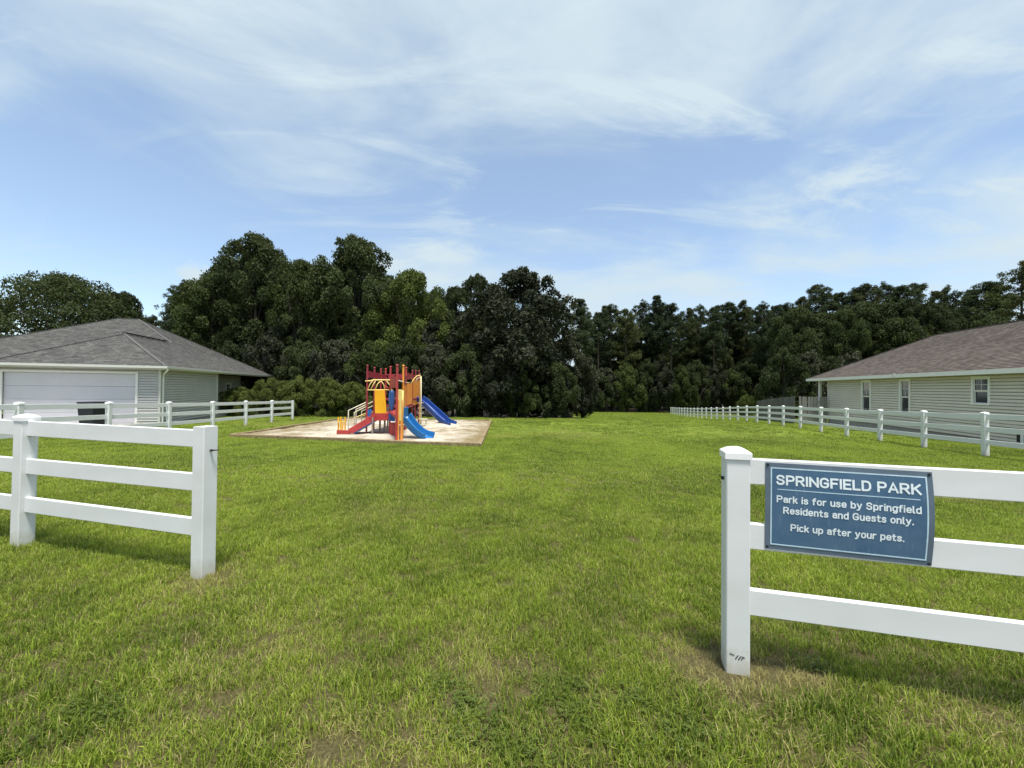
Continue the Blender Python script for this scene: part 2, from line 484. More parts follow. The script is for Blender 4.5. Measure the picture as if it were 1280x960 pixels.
rA.color_ramp.elements[1].position = 0.65; rA.color_ramp.elements[1].color = (0.180, 0.228, 0.028, 1)
rB = N(t, 'ShaderNodeValToRGB'); t.links.new(nB.outputs['Fac'], rB.inputs[0])
rB.color_ramp.elements[0].position = 0.3; rB.color_ramp.elements[0].color = (0.62, 0.66, 0.6, 1)
rB.color_ramp.elements[1].position = 0.7; rB.color_ramp.elements[1].color = (1.25, 1.2, 1.3, 1)
rC = N(t, 'ShaderNodeValToRGB'); t.links.new(nC.outputs['Fac'], rC.inputs[0])
rC.color_ramp.elements[0].position = 0.3; rC.color_ramp.elements[0].color = (0.36, 0.39, 0.36, 1)
rC.color_ramp.elements[1].position = 0.7; rC.color_ramp.elements[1].color = (1.5, 1.48, 1.5, 1)
mA = N(t, 'ShaderNodeMix', data_type='RGBA', blend_type='MULTIPLY'); mA.inputs[0].default_value = 1
t.links.new(rA.outputs[0], mA.inputs[6]); t.links.new(rB.outputs[0], mA.inputs[7])
mB = N(t, 'ShaderNodeMix', data_type='RGBA', blend_type='MULTIPLY'); mB.inputs[0].default_value = 1
t.links.new(mA.outputs[2], mB.inputs[6]); t.links.new(rC.outputs[0], mB.inputs[7])
la = N(t, 'ShaderNodeAttribute', attribute_name='litter')
nD = N(t, 'ShaderNodeTexNoise'); sset(nD, Scale=75.0, Detail=6.0, Roughness=0.8); t.links.new(tc.outputs['Object'], nD.inputs['Vector'])
rT = N(t, 'ShaderNodeValToRGB'); t.links.new(nD.outputs['Fac'], rT.inputs[0])
rT.color_ramp.elements[0].position = 0.35; rT.color_ramp.elements[0].color = (0.040, 0.038, 0.014, 1)
rT.color_ramp.elements[1].position = 0.65; rT.color_ramp.elements[1].color = (0.190, 0.160, 0.070, 1)
mL = N(t, 'ShaderNodeMix', data_type='RGBA'); t.links.new(la.outputs['Fac'], mL.inputs[0]); tha = N(t, 'ShaderNodeAttribute', attribute_name='thatch'); mT = N(t, 'ShaderNodeMix', data_type='RGBA'); t.links.new(tha.outputs['Fac'], mT.inputs[0]); t.links.new(mB.outputs[2], mT.inputs[6]); t.links.new(rT.outputs[0], mT.inputs[7]); t.links.new(mT.outputs[2], mL.inputs[6]); mL.inputs[7].default_value = (0.035, 0.028, 0.018, 1)
t.links.new(mL.outputs[2], b.inputs['Base Color'])
bp = N(t, 'ShaderNodeBump'); bp.inputs['Strength'].default_value = 0.9; bp.inputs['Distance'].default_value = 0.05
t.links.new(nC.outputs['Fac'], bp.inputs['Height']); t.links.new(bp.outputs[0], b.inputs['Normal'])
me.materials.append(lawn)
go = bpy.data.objects.new('ground', me); COL.objects.link(go)
tag(go, 'mown yellow green lawn sloping gently down to the wood', kind='structure')

# ------------------------------------------------------------------ vinyl fences
POST_W = 0.127


def post_mesh(h, w=POST_W):
    mb = MB(); c = 0.006; r = w / 2
    ring = [(-r + c, -r), (r - c, -r), (r, -r + c), (r, r - c), (r - c, r), (-r + c, r), (-r, r - c), (-r, -r + c)]
    for z in (-0.15, h):
        mb.v += [(x, y, z) for x, y in ring]
    for k in range(8):
        mb.f.append((k, (k + 1) % 8, 8 + (k + 1) % 8, 8 + k))
    mb.f.append(tuple(range(8, 16)))
    return mb.mesh('post', M['post'])


def cap_mesh(w=POST_W):
    mb = MB(); r = w / 2 + 0.008
    lv = [(r, -0.03), (r, 0.006), (r - 0.004, 0.012), (r * 0.55, 0.03), (0.012, 0.038)]
    for rr, z in lv:
        mb.v += [(-rr, -rr, z), (rr, -rr, z), (rr, rr, z), (-rr, rr, z)]
    for i in range(len(lv) - 1):
        for k in range(4):
            mb.f.append((i * 4 + k, i * 4 + (k + 1) % 4, i * 4 + 4 + (k + 1) % 4, i * 4 + 4 + k))
    n = len(lv) * 4
    mb.f.append((n - 4, n - 3, n - 2, n - 1))
    return mb.mesh('post_cap', M['cap'])


def rail_mesh(h=0.150, tk=0.040):
    mb = MB(); c = 0.005; a_, b_ = tk / 2, h / 2
    ring = [(-a_ + c, -b_), (a_ - c, -b_), (a_, -b_ + c), (a_, b_ - c), (a_ - c, b_), (-a_ + c, b_), (-a_, b_ - c), (-a_, -b_ + c)]
    for x in (-0.5, 0.5):
        mb.v += [(x, y, z) for y, z in ring]
    for k in range(8):
        mb.f.append((k, (k + 1) % 8, 8 + (k + 1) % 8, 8 + k))
    mb.f.append(tuple(range(8))[::-1]); mb.f.append(tuple(range(8, 16)))
    return mb.mesh('rail', M['vinyl'])


pv_ = bpy.data.materials.new('post_vinyl_splashed'); pv_.use_nodes = True
t = pv_.node_tree; b = t.nodes['Principled BSDF']; b.inputs['Roughness'].default_value = 0.42; b.inputs['Specular IOR Level'].default_value = 0.4
tc = N(t, 'ShaderNodeTexCoord'); sp_ = N(t, 'ShaderNodeSeparateXYZ'); t.links.new(tc.outputs['Object'], sp_.inputs[0])
nz = N(t, 'ShaderNodeTexNoise'); sset(nz, Scale=16.0, Detail=7.0, Roughness=0.7); t.links.new(tc.outputs['Object'], nz.inputs['Vector'])
h1 = N(t, 'ShaderNodeMath', operation='MULTIPLY_ADD'); t.links.new(nz.outputs['Fac'], h1.inputs[0]); h1.inputs[1].default_value = -0.34; t.links.new(sp_.outputs['Z'], h1.inputs[2])
mr = N(t, 'ShaderNodeMapRange'); t.links.new(h1.outputs[0], mr.inputs['Value']); mr.inputs['From Min'].default_value = 0.0; mr.inputs['From Max'].default_value = -0.16; mr.inputs['To Max'].default_value = 0.55
nz2 = N(t, 'ShaderNodeTexNoise'); sset(nz2, Scale=3.0, Detail=6.0); t.links.new(tc.outputs['Object'], nz2.inputs['Vector'])
rp = N(t, 'ShaderNodeValToRGB'); t.links.new(nz2.outputs['Fac'], rp.inputs[0]); rp.color_ramp.elements[0].position = .3; rp.color_ramp.elements[0].color = (0.64, 0.65, 0.64, 1); rp.color_ramp.elements[1].position = .7; rp.color_ramp.elements[1].color = (0.73, 0.74, 0.75, 1)
mx = N(t, 'ShaderNodeMix', data_type='RGBA'); t.links.new(mr.outputs[0], mx.inputs[0]); t.links.new(rp.outputs[0], mx.inputs[6]); mx.inputs[7].default_value = (0.40, 0.36, 0.26, 1)
t.links.new(mx.outputs[2], b.inputs['Base Color'])
M['post'] = pv_
CAPM, RAILM = cap_mesh(), rail_mesh()
RAIL_Z = (0.402, 0.787, 1.165)
_pm = {}


def vinyl_fence(label, pts, nocap=(), k=1.0, hgt=1.268, group=None, jit=0.004):
    """pts: ground points of the posts, first one is the base of the thing"""
    root = empty('rail_fence', pts[0], label, 'fence', group)
    if hgt * k not in _pm: _pm[hgt * k] = post_mesh(hgt * k)
    rr = random.Random(len(pts) * 7 + int(pts[0].x * 10))
    for i, p in enumerate(pts):
        a_ = pts[max(i - 1, 0)]; c_ = pts[min(i + 1, len(pts) - 1)]
        ang = math.atan2(c_.y - a_.y, c_.x - a_.x)
        po = link('post', _pm[hgt * k], root, p - pts[0], (rr.gauss(0, jit), rr.gauss(0, jit), ang))
        if i not in nocap:
            link('post_cap', CAPM, po, (0, 0, hgt * k + 0.0))
    for i in range(len(pts) - 1):
        d = pts[i + 1] - pts[i]
        ln = d.length - POST_W * 0.9
        for z in RAIL_Z:
            mid = (pts[i] + pts[i + 1]) / 2 - pts[0]
            tilt = math.atan2(d.z, math.hypot(d.x, d.y)) + rr.gauss(0, 0.001)
            link('rail', RAILM, root, (mid.x, mid.y, mid.z + z * k), (0, -tilt, math.atan2(d.y, d.x)), (ln, 1, k))
    return root


# front fence beside the gateway
FD = Vector((0.9665, -0.2567, 0))            # along the front fence, to the right
RP = Vector((1.345, 2.43, 0)); LP = Vector((-2.635, 3.515, 0))
fl = vinyl_fence('near white vinyl three rail fence ending at the left gate post',
                 [LP, LP - FD * 2.36, LP - FD * 4.70], nocap=(0,), hgt=1.272)
fr = vinyl_fence('white vinyl three rail fence with the blue park sign on it', [RP, RP + FD * 2.30])
# black latch bolts and scuffs on the two gate posts
mb = MB(); c_ = LP + FD * 0.064 + Vector((0.256, 0.966, 0)) * -0.01 + Vector((0, 0, 1.07))
mb.tube([c_, c_ + FD * 0.03], 0.009, 8); mb.tube([c_ + FD * 0.028, c_ + FD * 0.028 + Vector((0.03, 0.03, 0.0))], 0.006, 6)
mb.build('latch_bolt', M['black'], fl)
mb = MB(); c_ = RP - FD * 0.064 + Vector((0, 0, 1.115)); mb.tube([c_, c_ - FD * 0.02], 0.011, 8); mb.build('latch_bolt', M['black'], fr)
nrm = Vector((-0.2567, -0.9665, 0))          # out of the fence face, to the street
mb = MB()
for (x0, z0, x1, z1) in ((-.02, .105, -.045, .112), (-.015, .085, .0, .108), (.0, .082, .016, .106), (.016, .084, .024, .10), (.022, .105, .034, .098)):
    p = RP + nrm * (POST_W / 2 + 0.001)
    mb.bar(p + FD * x0 + Vector((0, 0, z0)), p + FD * x1 + Vector((0, 0, z1)), 0.0015, 0.004, nrm.cross(FD))
mb.build('scuff_mark', M['black'], fr)
# long fence on the right
RF = []
for i in range(-1, 28):
    Y = (i + 5.1) * 2.38
    x = 14.12 + (Y - 12.14) * 0.2447
    RF.append(gpt(x, Y))
vinyl_fence('long white vinyl three rail fence running far back along the right side of the lawn', RF, jit=0.008)
# left fence beside the drive
LF = []
for i, u in enumerate((-160, 25, 136.6, 213, 266.1, 308, 339.7, 366.9)):
    Y = (i - 1 + 4.18) * 2.55
    x = (603.9 - 2420 / (i - 1 + 4.18) - 640) / F_PX * Y
    LF.append(gpt(x, Y, 0.02))
vinyl_fence('white vinyl three rail fence in front of the grey garage', LF, nocap=(7,), k=0.945, jit=0.008)

# ------------------------------------------------------------------ park sign
SW, SH = 0.785, 0.497
sx0 = RP + FD * 0.145 + nrm * 0.024
sroot = empty('park_sign', sx0 + Vector((0, 0, 0.722)), 'blue park sign with white lettering screwed to the white fence', 'sign')


def sgn(x, z, o=0.0):
    """sign coordinates (metres from its lower left corner) to world; the sheet bows a little towards its right edge"""
    bow = 0.008 * math.sin(math.pi * min(1, max(0, x / SW))) * math.sin(math.pi * z / SH) + 0.012 * max(0, x / SW - 0.8) * math.sin(math.pi * z / SH) * 5
    zz = z + 0.728 - 0.006 * x / SW
    return RP + FD * (0.145 + x + 0.007 * (x / SW) * math.sin(math.pi * z / SH)) + nrm * (0.024 + bow + o) + Vector((0, 0, zz))


def sheet(x0, x1, z0, z1, o, nx_, nz_, th=0.0025):
    mb = MB()
    def gi(i, j, k): return k * (nx_ + 1) * (nz_ + 1) + j * (nx_ + 1) + i
    for k in (0, 1):
        for j in range(nz_ + 1):
            for i in range(nx_ + 1):
                mb.v.append(tuple(sgn(x0 + (x1 - x0) * i / nx_, z0 + (z1 - z0) * j / nz_, o - th * k)))
    for j in range(nz_):
        for i in range(nx_):
            mb.f.append((gi(i, j, 0), gi(i + 1, j, 0), gi(i + 1, j + 1, 0), gi(i, j + 1, 0)))
            mb.f.append((gi(i, j, 1), gi(i, j + 1, 1), gi(i + 1, j + 1, 1), gi(i + 1, j, 1)))
    for i in range(nx_):
        mb.f.append((gi(i, 0, 0), gi(i, 0, 1), gi(i + 1, 0, 1), gi(i + 1, 0, 0)))
        mb.f.append((gi(i, nz_, 0), gi(i + 1, nz_, 0), gi(i + 1, nz_, 1), gi(i, nz_, 1)))
    for j in range(nz_):
        mb.f.append((gi(0, j, 0), gi(0, j + 1, 0), gi(0, j + 1, 1), gi(0, j, 1)))
        mb.f.append((gi(nx_, j, 0), gi(nx_, j, 1), gi(nx_, j + 1, 1), gi(nx_, j + 1, 0)))
    return mb


sheet(0, SW, 0, SH, 0.0, 24, 14, 0.003).build('backing_sheet', M['sign_edge'], sroot)
sheet(0.026, SW - 0.026, 0.026, SH - 0.026, 0.0016, 24, 14, 0.001).build('printed_panel', M['sign'], sroot)
bd = 0.026
for q in ((bd, SW - bd, SH - bd - .0065, SH - bd), (bd, SW - bd, bd, bd + .0065), (bd, bd + .0065, bd + .0065, SH - bd - .0065), (SW - bd - .0065, SW - bd, bd + .0065, SH - bd - .0065)):
    sheet(*q, 0.0024, 24 if q[1] - q[0] > .1 else 1, 14 if q[3] - q[2] > .1 else 1, 0.0008).build('border_line', M['sign_line'], sroot)
sheet(0.06, SW - 0.06, 0.345, 0.349, 0.0024, 24, 1, 0.0008).build('rule_line', M['sign_line'], sroot)
for (x, z) in ((0.012, SH - 0.013), (SW - 0.013, SH - 0.013), (SW - 0.012, 0.012), (0.012, 0.012)):
    mb = MB(); p = sgn(x, z, 0.0); mb.tube([p, p + nrm * 0.005], [0.008, 0.006], 8); mb.build('screw', M['black'], sroot)


def _sp(pts, n=5):
    """smooth curve through the points"""
    P_ = [Vector((*p, 0)) for p in pts]; o = []
    for i in range(len(P_) - 1):
        a_, b_, c_, d_ = P_[max(i - 1, 0)], P_[i], P_[i + 1], P_[min(i + 2, len(P_) - 1)]
        for k in range(n):
            t_ = k / n
            q = 0.5 * ((2 * b_) + (c_ - a_) * t_ + (2 * a_ - 5 * b_ + 4 * c_ - d_) * t_ ** 2 + (3 * b_ - a_ - 3 * c_ + d_) * t_ ** 3)
            o.append((q.x, q.y))
    return o + [tuple(pts[-1])]


def _ov(cx, cy, rx, ry, a0=0, a1=360, n=16):
    """squarish oval arc, degrees anticlockwise"""
    o = []
    for k in range(n + 1):
        t_ = math.radians(a0 + (a1 - a0) * k / n); c, s_ = math.cos(t_), math.sin(t_)
        o.append((cx + rx * math.copysign(abs(c) ** .78, c), cy + ry * math.copysign(abs(s_) ** .78, s_)))
    return o


X = .72      # x-height; capital height is 1
GLYPH = {
    'S': (.56, [_sp([(.53, .80), (.46, .94), (.28, 1), (.10, .94), (.03, .76), (.10, .59), (.28, .52), (.46, .44), (.54, .26), (.46, .07), (.28, 0), (.09, .06), (.02, .21)])]),
    'P': (.54, [[(0, 0), (0, 1)], [(0, 1), (.27, 1)] + _ov(.27, .73, .27, .27, 90, -90, 10) + [(0, .46)]]),
    'R': (.57, [[(0, 0), (0, 1)], [(0, 1), (.27, 1)] + _ov(.27, .74, .26, .26, 90, -90, 10) + [(0, .48)], [(.27, .48), (.56, 0)]]),
    'I': (.02, [[(.01, 0), (.01, 1)]]),
    'N': (.60, [[(0, 0), (0, 1)], [(.60, 0), (.60, 1)], [(.03, .95), (.57, .05)]]),
    'G': (.58, [_sp([(.55, .80), (.46, .95), (.29, 1), (.09, .92), (.01, .72), (0, .5), (.01, .28), (.09, .08), (.29, 0), (.48, .06), (.56, .22)]) + [(.57, .46), (.31, .46)]]),
    'F': (.48, [[(0, 0), (0, 1), (.48, 1)], [(0, .5), (.40, .5)]]),
    'E': (.48, [[(.48, 1), (0, 1), (0, 0), (.48, 0)], [(0, .51), (.41, .51)]]),
    'L': (.44, [[(0, 1), (0, 0), (.44, 0)]]),
    'D': (.56, [[(0, 0), (0, 1), (.24, 1)] + _ov(.24, .5, .32, .5, 90, -90, 14) + [(0, 0)]]),
    'A': (.62, [[(0, 0), (.31, 1), (.62, 0)], [(.11, .30), (.51, .30)]]),
    'K': (.56, [[(0, 0), (0, 1)], [(.53, 1), (.02, .42)], [(.20, .60), (.56, 0)]]),
    'a': (.42, [_sp([(.03, .60), (.10, .69), (.22, X), (.36, .67), (.42, .52)]) + [(.42, 0)], _sp([(.42, .42), (.20, .41), (.04, .34), (.02, .18), (.08, .04), (.20, 0), (.34, .05), (.42, .17)])]),
    'b': (.44, [[(0, 0), (0, 1)], _ov(.22, X / 2, .22, X / 2, 0, 360)]),
    'c': (.40, [_ov(.22, X / 2, .22, X / 2, 48, 312)]),
    'd': (.44, [[(.44, 0), (.44, 1)], _ov(.22, X / 2, .22, X / 2, 0, 360)]),
    'e': (.43, [[(.01, .36), (.43, .36)] + _ov(.22, X / 2, .215, X / 2, 0, 318)]),
    'f': (.30, [[(.10, 0), (.10, .80)] + _sp([(.10, .80), (.15, .95), (.30, 1.0)]), [(-.02, .66), (.28, .66)]]),
    'g': (.44, [_ov(.22, X / 2, .22, X / 2, 0, 360), [(.44, X), (.44, -.08)] + _sp([(.44, -.08), (.36, -.25), (.20, -.28), (.05, -.22)])]),
    'i': (.02, [[(.01, 0), (.01, .66)], [(.01, .97), (.01, 1.0)]]),
    'k': (.40, [[(0, 0), (0, 1)], [(.37, X), (.02, .28)], [(.15, .44), (.40, 0)]]),
    'l': (.10, [[(.0, 1), (.0, .14)] + _sp([(0, .14), (.03, .02), (.12, 0)])]),
    'n': (.41, [[(0, 0), (0, X)], _sp([(0, .46), (.07, .66), (.22, X), (.37, .66), (.41, .48)]) + [(.41, 0)]]),
    'o': (.44, [_ov(.22, X / 2, .22, X / 2, 0, 360)]),
    'p': (.44, [[(0, -.28), (0, X)], _ov(.22, X / 2, .22, X / 2, 0, 360)]),
    'r': (.27, [[(0, 0), (0, X)], _sp([(0, .44), (.06, .62), (.16, .71), (.28, X)])]),
    's': (.38, [_sp([(.36, .60), (.28, .69), (.17, X), (.05, .67), (.02, .55), (.08, .43), (.19, .38), (.31, .32), (.37, .18), (.31, .05), (.18, 0), (.05, .04), (.00, .14)])]),
    't': (.30, [[(.10, .94), (.10, .16)] + _sp([(.10, .16), (.15, .03), (.30, 0)]), [(-.03, .68), (.28, .68)]]),
    'u': (.41, [[(0, X), (0, .24)] + _sp([(0, .24), (.05, .06), (.19, 0), (.34, .06), (.41, .26)]), [(.41, 0), (.41, X)]]),
    'y': (.44, [[(0, X), (.24, .02)], [(.44, X), (.17, -.20), (.10, -.27), (.00, -.28)]]),
    '.': (.04, [[(.02, .0), (.02, .05)]]),
    ' ': (.14, []),
}


def lettering(text, xc, zb, width, stroke, height):
    """one line of print: strokes of even width, each word a part"""
    gap = .245
    adv = sum(GLYPH[c][0] + gap for c in text) - gap
    k = width / adv
    off = parent_world(sroot)
    x = 0.0
    for word in text.split(' '):
        mb = MB()
        for c in word:
            for ln_ in GLYPH[c][1]:
                pts = [ln_[0]] + [p for i, p in enumerate(ln_[1:]) if math.hypot(p[0] - ln_[i][0], p[1] - ln_[i][1]) > 1e-4]
                r_ = stroke / 2
                # flat ribbon with mitred joints and square ends
                L_, Rr = [], []
                P2 = [Vector((xc - width / 2 + (x + p[0]) * k, zb + p[1] * height)) for p in pts]
                closed = (P2[0] - P2[-1]).length < 1e-5
                if closed: P2 = P2[:-1]
                n = len(P2)
                for i in range(n):
                    a_ = P2[i - 1] if (i or closed) else None; b_ = P2[(i + 1) % n] if (i < n - 1 or closed) else None
                    d1 = (P2[i] - a_).normalized() if a_ is not None else None; d2 = (b_ - P2[i]).normalized() if b_ is not None else None
                    q = P2[i]
                    if d1 is None: d1 = d2; q = q - d2 * r_ * .9
                    elif d2 is None: d2 = d1; q = q + d1 * r_ * .9
                    n1_ = Vector((-d1.y, d1.x)); n2_ = Vector((-d2.y, d2.x)); m_ = (n1_ + n2_)
                    m_ = m_.normalized() if m_.length > .2 else n1_
                    ex = min(1.7, 1 / max(.35, m_.dot(n1_)))
                    L_.append(q + m_ * r_ * ex); Rr.append(q - m_ * r_ * ex)
                lay = 0.0028 + .00025 * (len(mb.f) % 5)
                for i in range(n if closed else n - 1):
                    j = (i + 1) % n
                    mb.quad(*[sgn(p.x, p.y, lay) for p in (Rr[i], Rr[j], L_[j], L_[i])])
            x += GLYPH[c][0] + gap
        x += GLYPH[' '][0] + gap
        o = mb.build('lettering', M['letter'], sroot)
        o['label'] = 'white printed word ' + word


lettering('SPRINGFIELD PARK', SW / 2, 0.378, 0.668, 0.0106, 0.047)
lettering('Park is for use by Springfield', SW / 2, 0.276, 0.665, 0.0070, 0.033)
lettering('Residents and Guests only.', SW / 2, 0.213, 0.60, 0.0070, 0.033)
lettering('Pick up after your pets.', SW / 2, 0.118, 0.525, 0.0070, 0.033)

# ------------------------------------------------------------------ houses


def lap_siding(mb, O, d, n, length, z0, z1, openings=(), course=0.135, lap=0.028):
    """lap siding on the wall from O along d (unit), outward normal n; openings: (a0, a1, z0, z1)"""
    zs = []
    k = 0
    while z0 + k * course < z1 - 1e-6:
        a_ = z0 + k * course; b_ = min(z1, a_ + course)
        cuts = [a_] + sorted({z for o in openings for z in o[2:4] if a_ < z < b_}) + [b_]
        for i in range(len(cuts) - 1):
            zs.append((cuts[i], cuts[i + 1], a_))
        k += 1
    for za_, zb_, base in zs:
        segs = [(0.0, length)]
        for (a0, a1, o0, o1) in openings:
            if za_ < o1 - 1e-6 and zb_ > o0 + 1e-6:
                ns = []
                for s0, s1 in segs:
                    if a1 <= s0 or a0 >= s1: ns.append((s0, s1)); continue
                    if a0 > s0: ns.append((s0, a0))
                    if a1 < s1: ns.append((a1, s1))
                segs = ns
        gap = min(zb_, za_ + 0.034) if za_ == base else za_
        fa = lap * (1 - (gap - base) / course) + .006; fb = lap * (1 - (zb_ - base) / course) + .006
        for s0, s1 in segs:
            p0 = O + d * s0; p1 = O + d * s1
            def Q(p, f, z): return p + n * f + Vector((0, 0, z))
            mb.quad(Q(p0, fa, gap), Q(p1, fa, gap), Q(p1, fb, zb_), Q(p0, fb, zb_))
            if za_ == base:
                mb.quad(Q(p0, -.06, gap), Q(p1, -.06, gap), Q(p1, fa, gap), Q(p0, fa, gap))
                mb.quad(Q(p0, -.06, za_), Q(p1, -.06, za_), Q(p1, -.06, gap), Q(p0, -.06, gap))
                mb.quad(Q(p0, .006, za_), Q(p1, .006, za_), Q(p1, -.06, za_), Q(p0, -.06, za_))


def roof_slope(mb, A_, B_, C_, D_, course=0.14, lift=0.016, uo=0.0):
    """shingled slope in stepped courses: A-B eave, D-C top (C may equal D)"""
    A_, B_, C_, D_ = map(Vector, (A_, B_, C_, D_))
    along = (B_ - A_).normalized()
    nn = (B_ - A_).cross(D_ - A_); nn.normalize()
    if nn.z < 0: nn = -nn
    sl = ((D_ + C_) / 2 - (A_ + B_) / 2); sl = (sl - along * sl.dot(along)).length
    n = max(1, int(sl / course))
    for k in range(n):
        t0, t1 = k / n, (k + 1) / n
        p0 = A_.lerp(D_, t0); p1 = B_.lerp(C_, t0); q1 = B_.lerp(C_, t1); q0 = A_.lerp(D_, t1)
        uvs = [((p - A_).dot(along) + uo, v) for p, v in ((p0, t0 * sl), (p1, t0 * sl), (q1, t1 * sl - 1e-4), (q0, t1 * sl - 1e-4))]
        mb.quad(p0 + nn * lift, p1 + nn * lift, q1, q0, uvs)
        mb.quad(p0, p1, p1 + nn * lift, p0 + nn * lift, [uvs[0], uvs[1], uvs[1], uvs[0]])


def ridge(mb, p, q, w=0.14, h=0.03):
    p, q = Vector(p), Vector(q); d = q - p; n = max(2, int(d.length / 0.28))
    for i in range(n):
        a_ = p + d * (i / n); b_ = p + d * ((i + 1.15) / n) if i < n - 1 else q
        mb.bar(a_ + Vector((0, 0, .012)), b_ + Vector((0, 0, .024)), w, h)


def window(root, O, d, n, a0, a1, z0, z1, muntin=True, name='window'):
    """double hung window in the opening; frame proud of the siding"""
    fwid = 0.10
    def P(a_, z, o): return O + d * a_ + n * o + Vector((0, 0, z))
    w = empty(name, P((a0 + a1) / 2, z0, 0) - parent_world(root)); w.parent = root
    mb = MB()
    for (b0, b1, c0, c1) in ((a0 - fwid, a1 + fwid, z1, z1 + fwid), (a0 - fwid, a0, z0, z1), (a1, a1 + fwid, z0, z1)):
        mb.obox(P((b0 + b1) / 2, (c0 + c1) / 2, 0.0), d * (b1 - b0) / 2, n * 0.028, Vector((0, 0, (c1 - c0) / 2)))
    mb.build('frame', M['trim'], w)
    mb = MB(); mb.obox(P((a0 + a1) / 2, z0 - 0.03, 0.01), d * ((a1 - a0) / 2 + fwid + 0.02), n * 0.042, Vector((0, 0, 0.03))); mb.build('sill', M['trim'], w)
    zm = (z0 + z1) / 2
    for (c0, c1, o, pn) in ((z0, zm, -0.05, 'sash'), (zm, z1, -0.025, 'sash')):
        mb = MB(); s_ = 0.035
        for (b0, b1, e0, e1) in ((a0, a1, c1 - s_, c1), (a0, a1, c0, c0 + s_), (a0, a0 + s_, c0 + s_, c1 - s_), (a1 - s_, a1, c0 + s_, c1 - s_)):
            mb.obox(P((b0 + b1) / 2, (e0 + e1) / 2, o), d * (b1 - b0) / 2, n * 0.012, Vector((0, 0, (e1 - e0) / 2)))
        if muntin and c0 == zm:
            mb.obox(P((a0 + a1) / 2, (c0 + c1) / 2, o), d * 0.009, n * 0.010, Vector((0, 0, (c1 - c0) / 2 - s_)))
            mb.obox(P((a0 + a1) / 2, (c0 + c1) / 2, o), d * ((a1 - a0) / 2 - s_), n * 0.009, Vector((0, 0, 0.009)))
        mb.build(pn, M['trim'], w)
        mb = MB(); mb.obox(P((a0 + a1) / 2, (c0 + c1) / 2, o - 0.002), d * ((a1 - a0) / 2 - s_ * .6), n * 0.003, Vector((0, 0, (c1 - c0) / 2 - s_ * .6)))
        mb.build('pane', M['glass'], w)
    mb = MB(); mb.obox(P((a0 + a1) / 2, zm, -0.15), d * ((a1 - a0) / 2 + .05), n * 0.004, Vector((0, 0, (z1 - z0) / 2 + .05))); mb.build('blind', M['interior'], w)
    return w


# ---- left house (grey roof, garage facing the street)
es = Vector((-0.286, 0.9582, 0)); ef = Vector((0.9582, 0.286, 0))      # back along the side, right along the front
FR = survey(207, 458, 20.5); ZE = FR.z                                 # eave corner
SL = 0.54
Wg, Dm, side = 7.0, 14.3, 19.4
hl = empty('garage_house', gpt(FR.x, FR.y), 'grey house with hipped shingle roof and wide garage door beyond the left fence', 'house')


def EP(a_, t_, z):
    """a_ metres left of the right eave, t_ metres back from the garage eave"""
    p = FR - ef * a_ + es * t_
    return Vector((p.x, p.y, z))


zr = ZE + SL * Wg / 2
za_m = ZE + SL * Dm / 2
t0 = side - Dm
GA = EP(Wg / 2, Wg / 2, zr); J = EP(Wg / 2, t0 + Wg / 2, zr)
AM = EP(Dm / 2, t0 + Dm / 2, za_m); AM2 = EP(Dm / 2 + 1.2, t0 + Dm / 2, za_m)
WM = Dm + 1.2
mb = MB()
roof_slope(mb, EP(Wg, 0, ZE), EP(0, 0, ZE), GA, GA)                               # garage front
roof_slope(mb, EP(0, 0, ZE), EP(0, side, ZE), EP(Wg / 2, side - Wg / 2, zr), GA)  # right, lower
roof_slope(mb, J, EP(Wg / 2, side - Wg / 2, zr), AM, AM)                          # right, upper
roof_slope(mb, EP(Wg, t0 + Wg, ZE), EP(Wg, 0, ZE), GA, EP(Wg / 2, t0 + Wg / 2, zr))   # garage left
roof_slope(mb, EP(WM, t0, ZE), EP(0, t0, ZE), AM, AM2)                         # main front
roof_slope(mb, EP(WM, side, ZE), EP(WM, t0, ZE), AM2, AM2)                        # main left
roof_slope(mb, EP(0, side, ZE), EP(WM, side, ZE), AM2, AM)                        # main back
rf = mb.build('roof', M['shingle_l'], hl)
mb = MB()
for p, q in ((EP(0, 0, ZE), GA), (EP(Wg, 0, ZE), GA), (EP(0, side, ZE), AM), (J, AM), (AM, AM2), (EP(WM, t0, ZE), AM2)):
    mb = MB(); ridge(mb, p, q); mb.build('ridge_cap', M['ridge_l'], rf)
mb = MB(); mb.bar(GA + Vector((0, 0, .07)), J + Vector((0, 0, .07)) - es * .6, 0.22, 0.06); mb.build('ridge_vent', M['shutter'], rf)
# soffit, fascia, gutter
OV = 0.42
mb = MB()
mb.quad(EP(0, 0, ZE - .16), EP(0, side, ZE - .16), EP(OV, side, ZE - .16), EP(OV, 0, ZE - .16))
mb.quad(EP(OV, 0, ZE - .161), EP(WM, 0, ZE - .161), EP(WM, OV, ZE - .161), EP(OV, OV, ZE - .161))
mb.build('soffit', M['soffit'], hl)
mb = MB()
mb.bar(EP(-.01, -.02, ZE - .085), EP(-.01, side, ZE - .085), 0.03, 0.17)
mb.bar(EP(0, -.01, ZE - .085), EP(Wg, -.01, ZE - .085), 0.03, 0.17)
mb.build('fascia', M['trim_l'], hl)
mb = MB()
mb.bar(EP(-.075, -.13, ZE - .045), EP(-.075, side * .999, ZE - .045), 0.10, 0.11)
mb.bar(EP(-.02, -.08, ZE - .047), EP(Wg + .1, -.08, ZE - .047), 0.10, 0.11)
mb.build('gutter', M['trim_l'], hl)
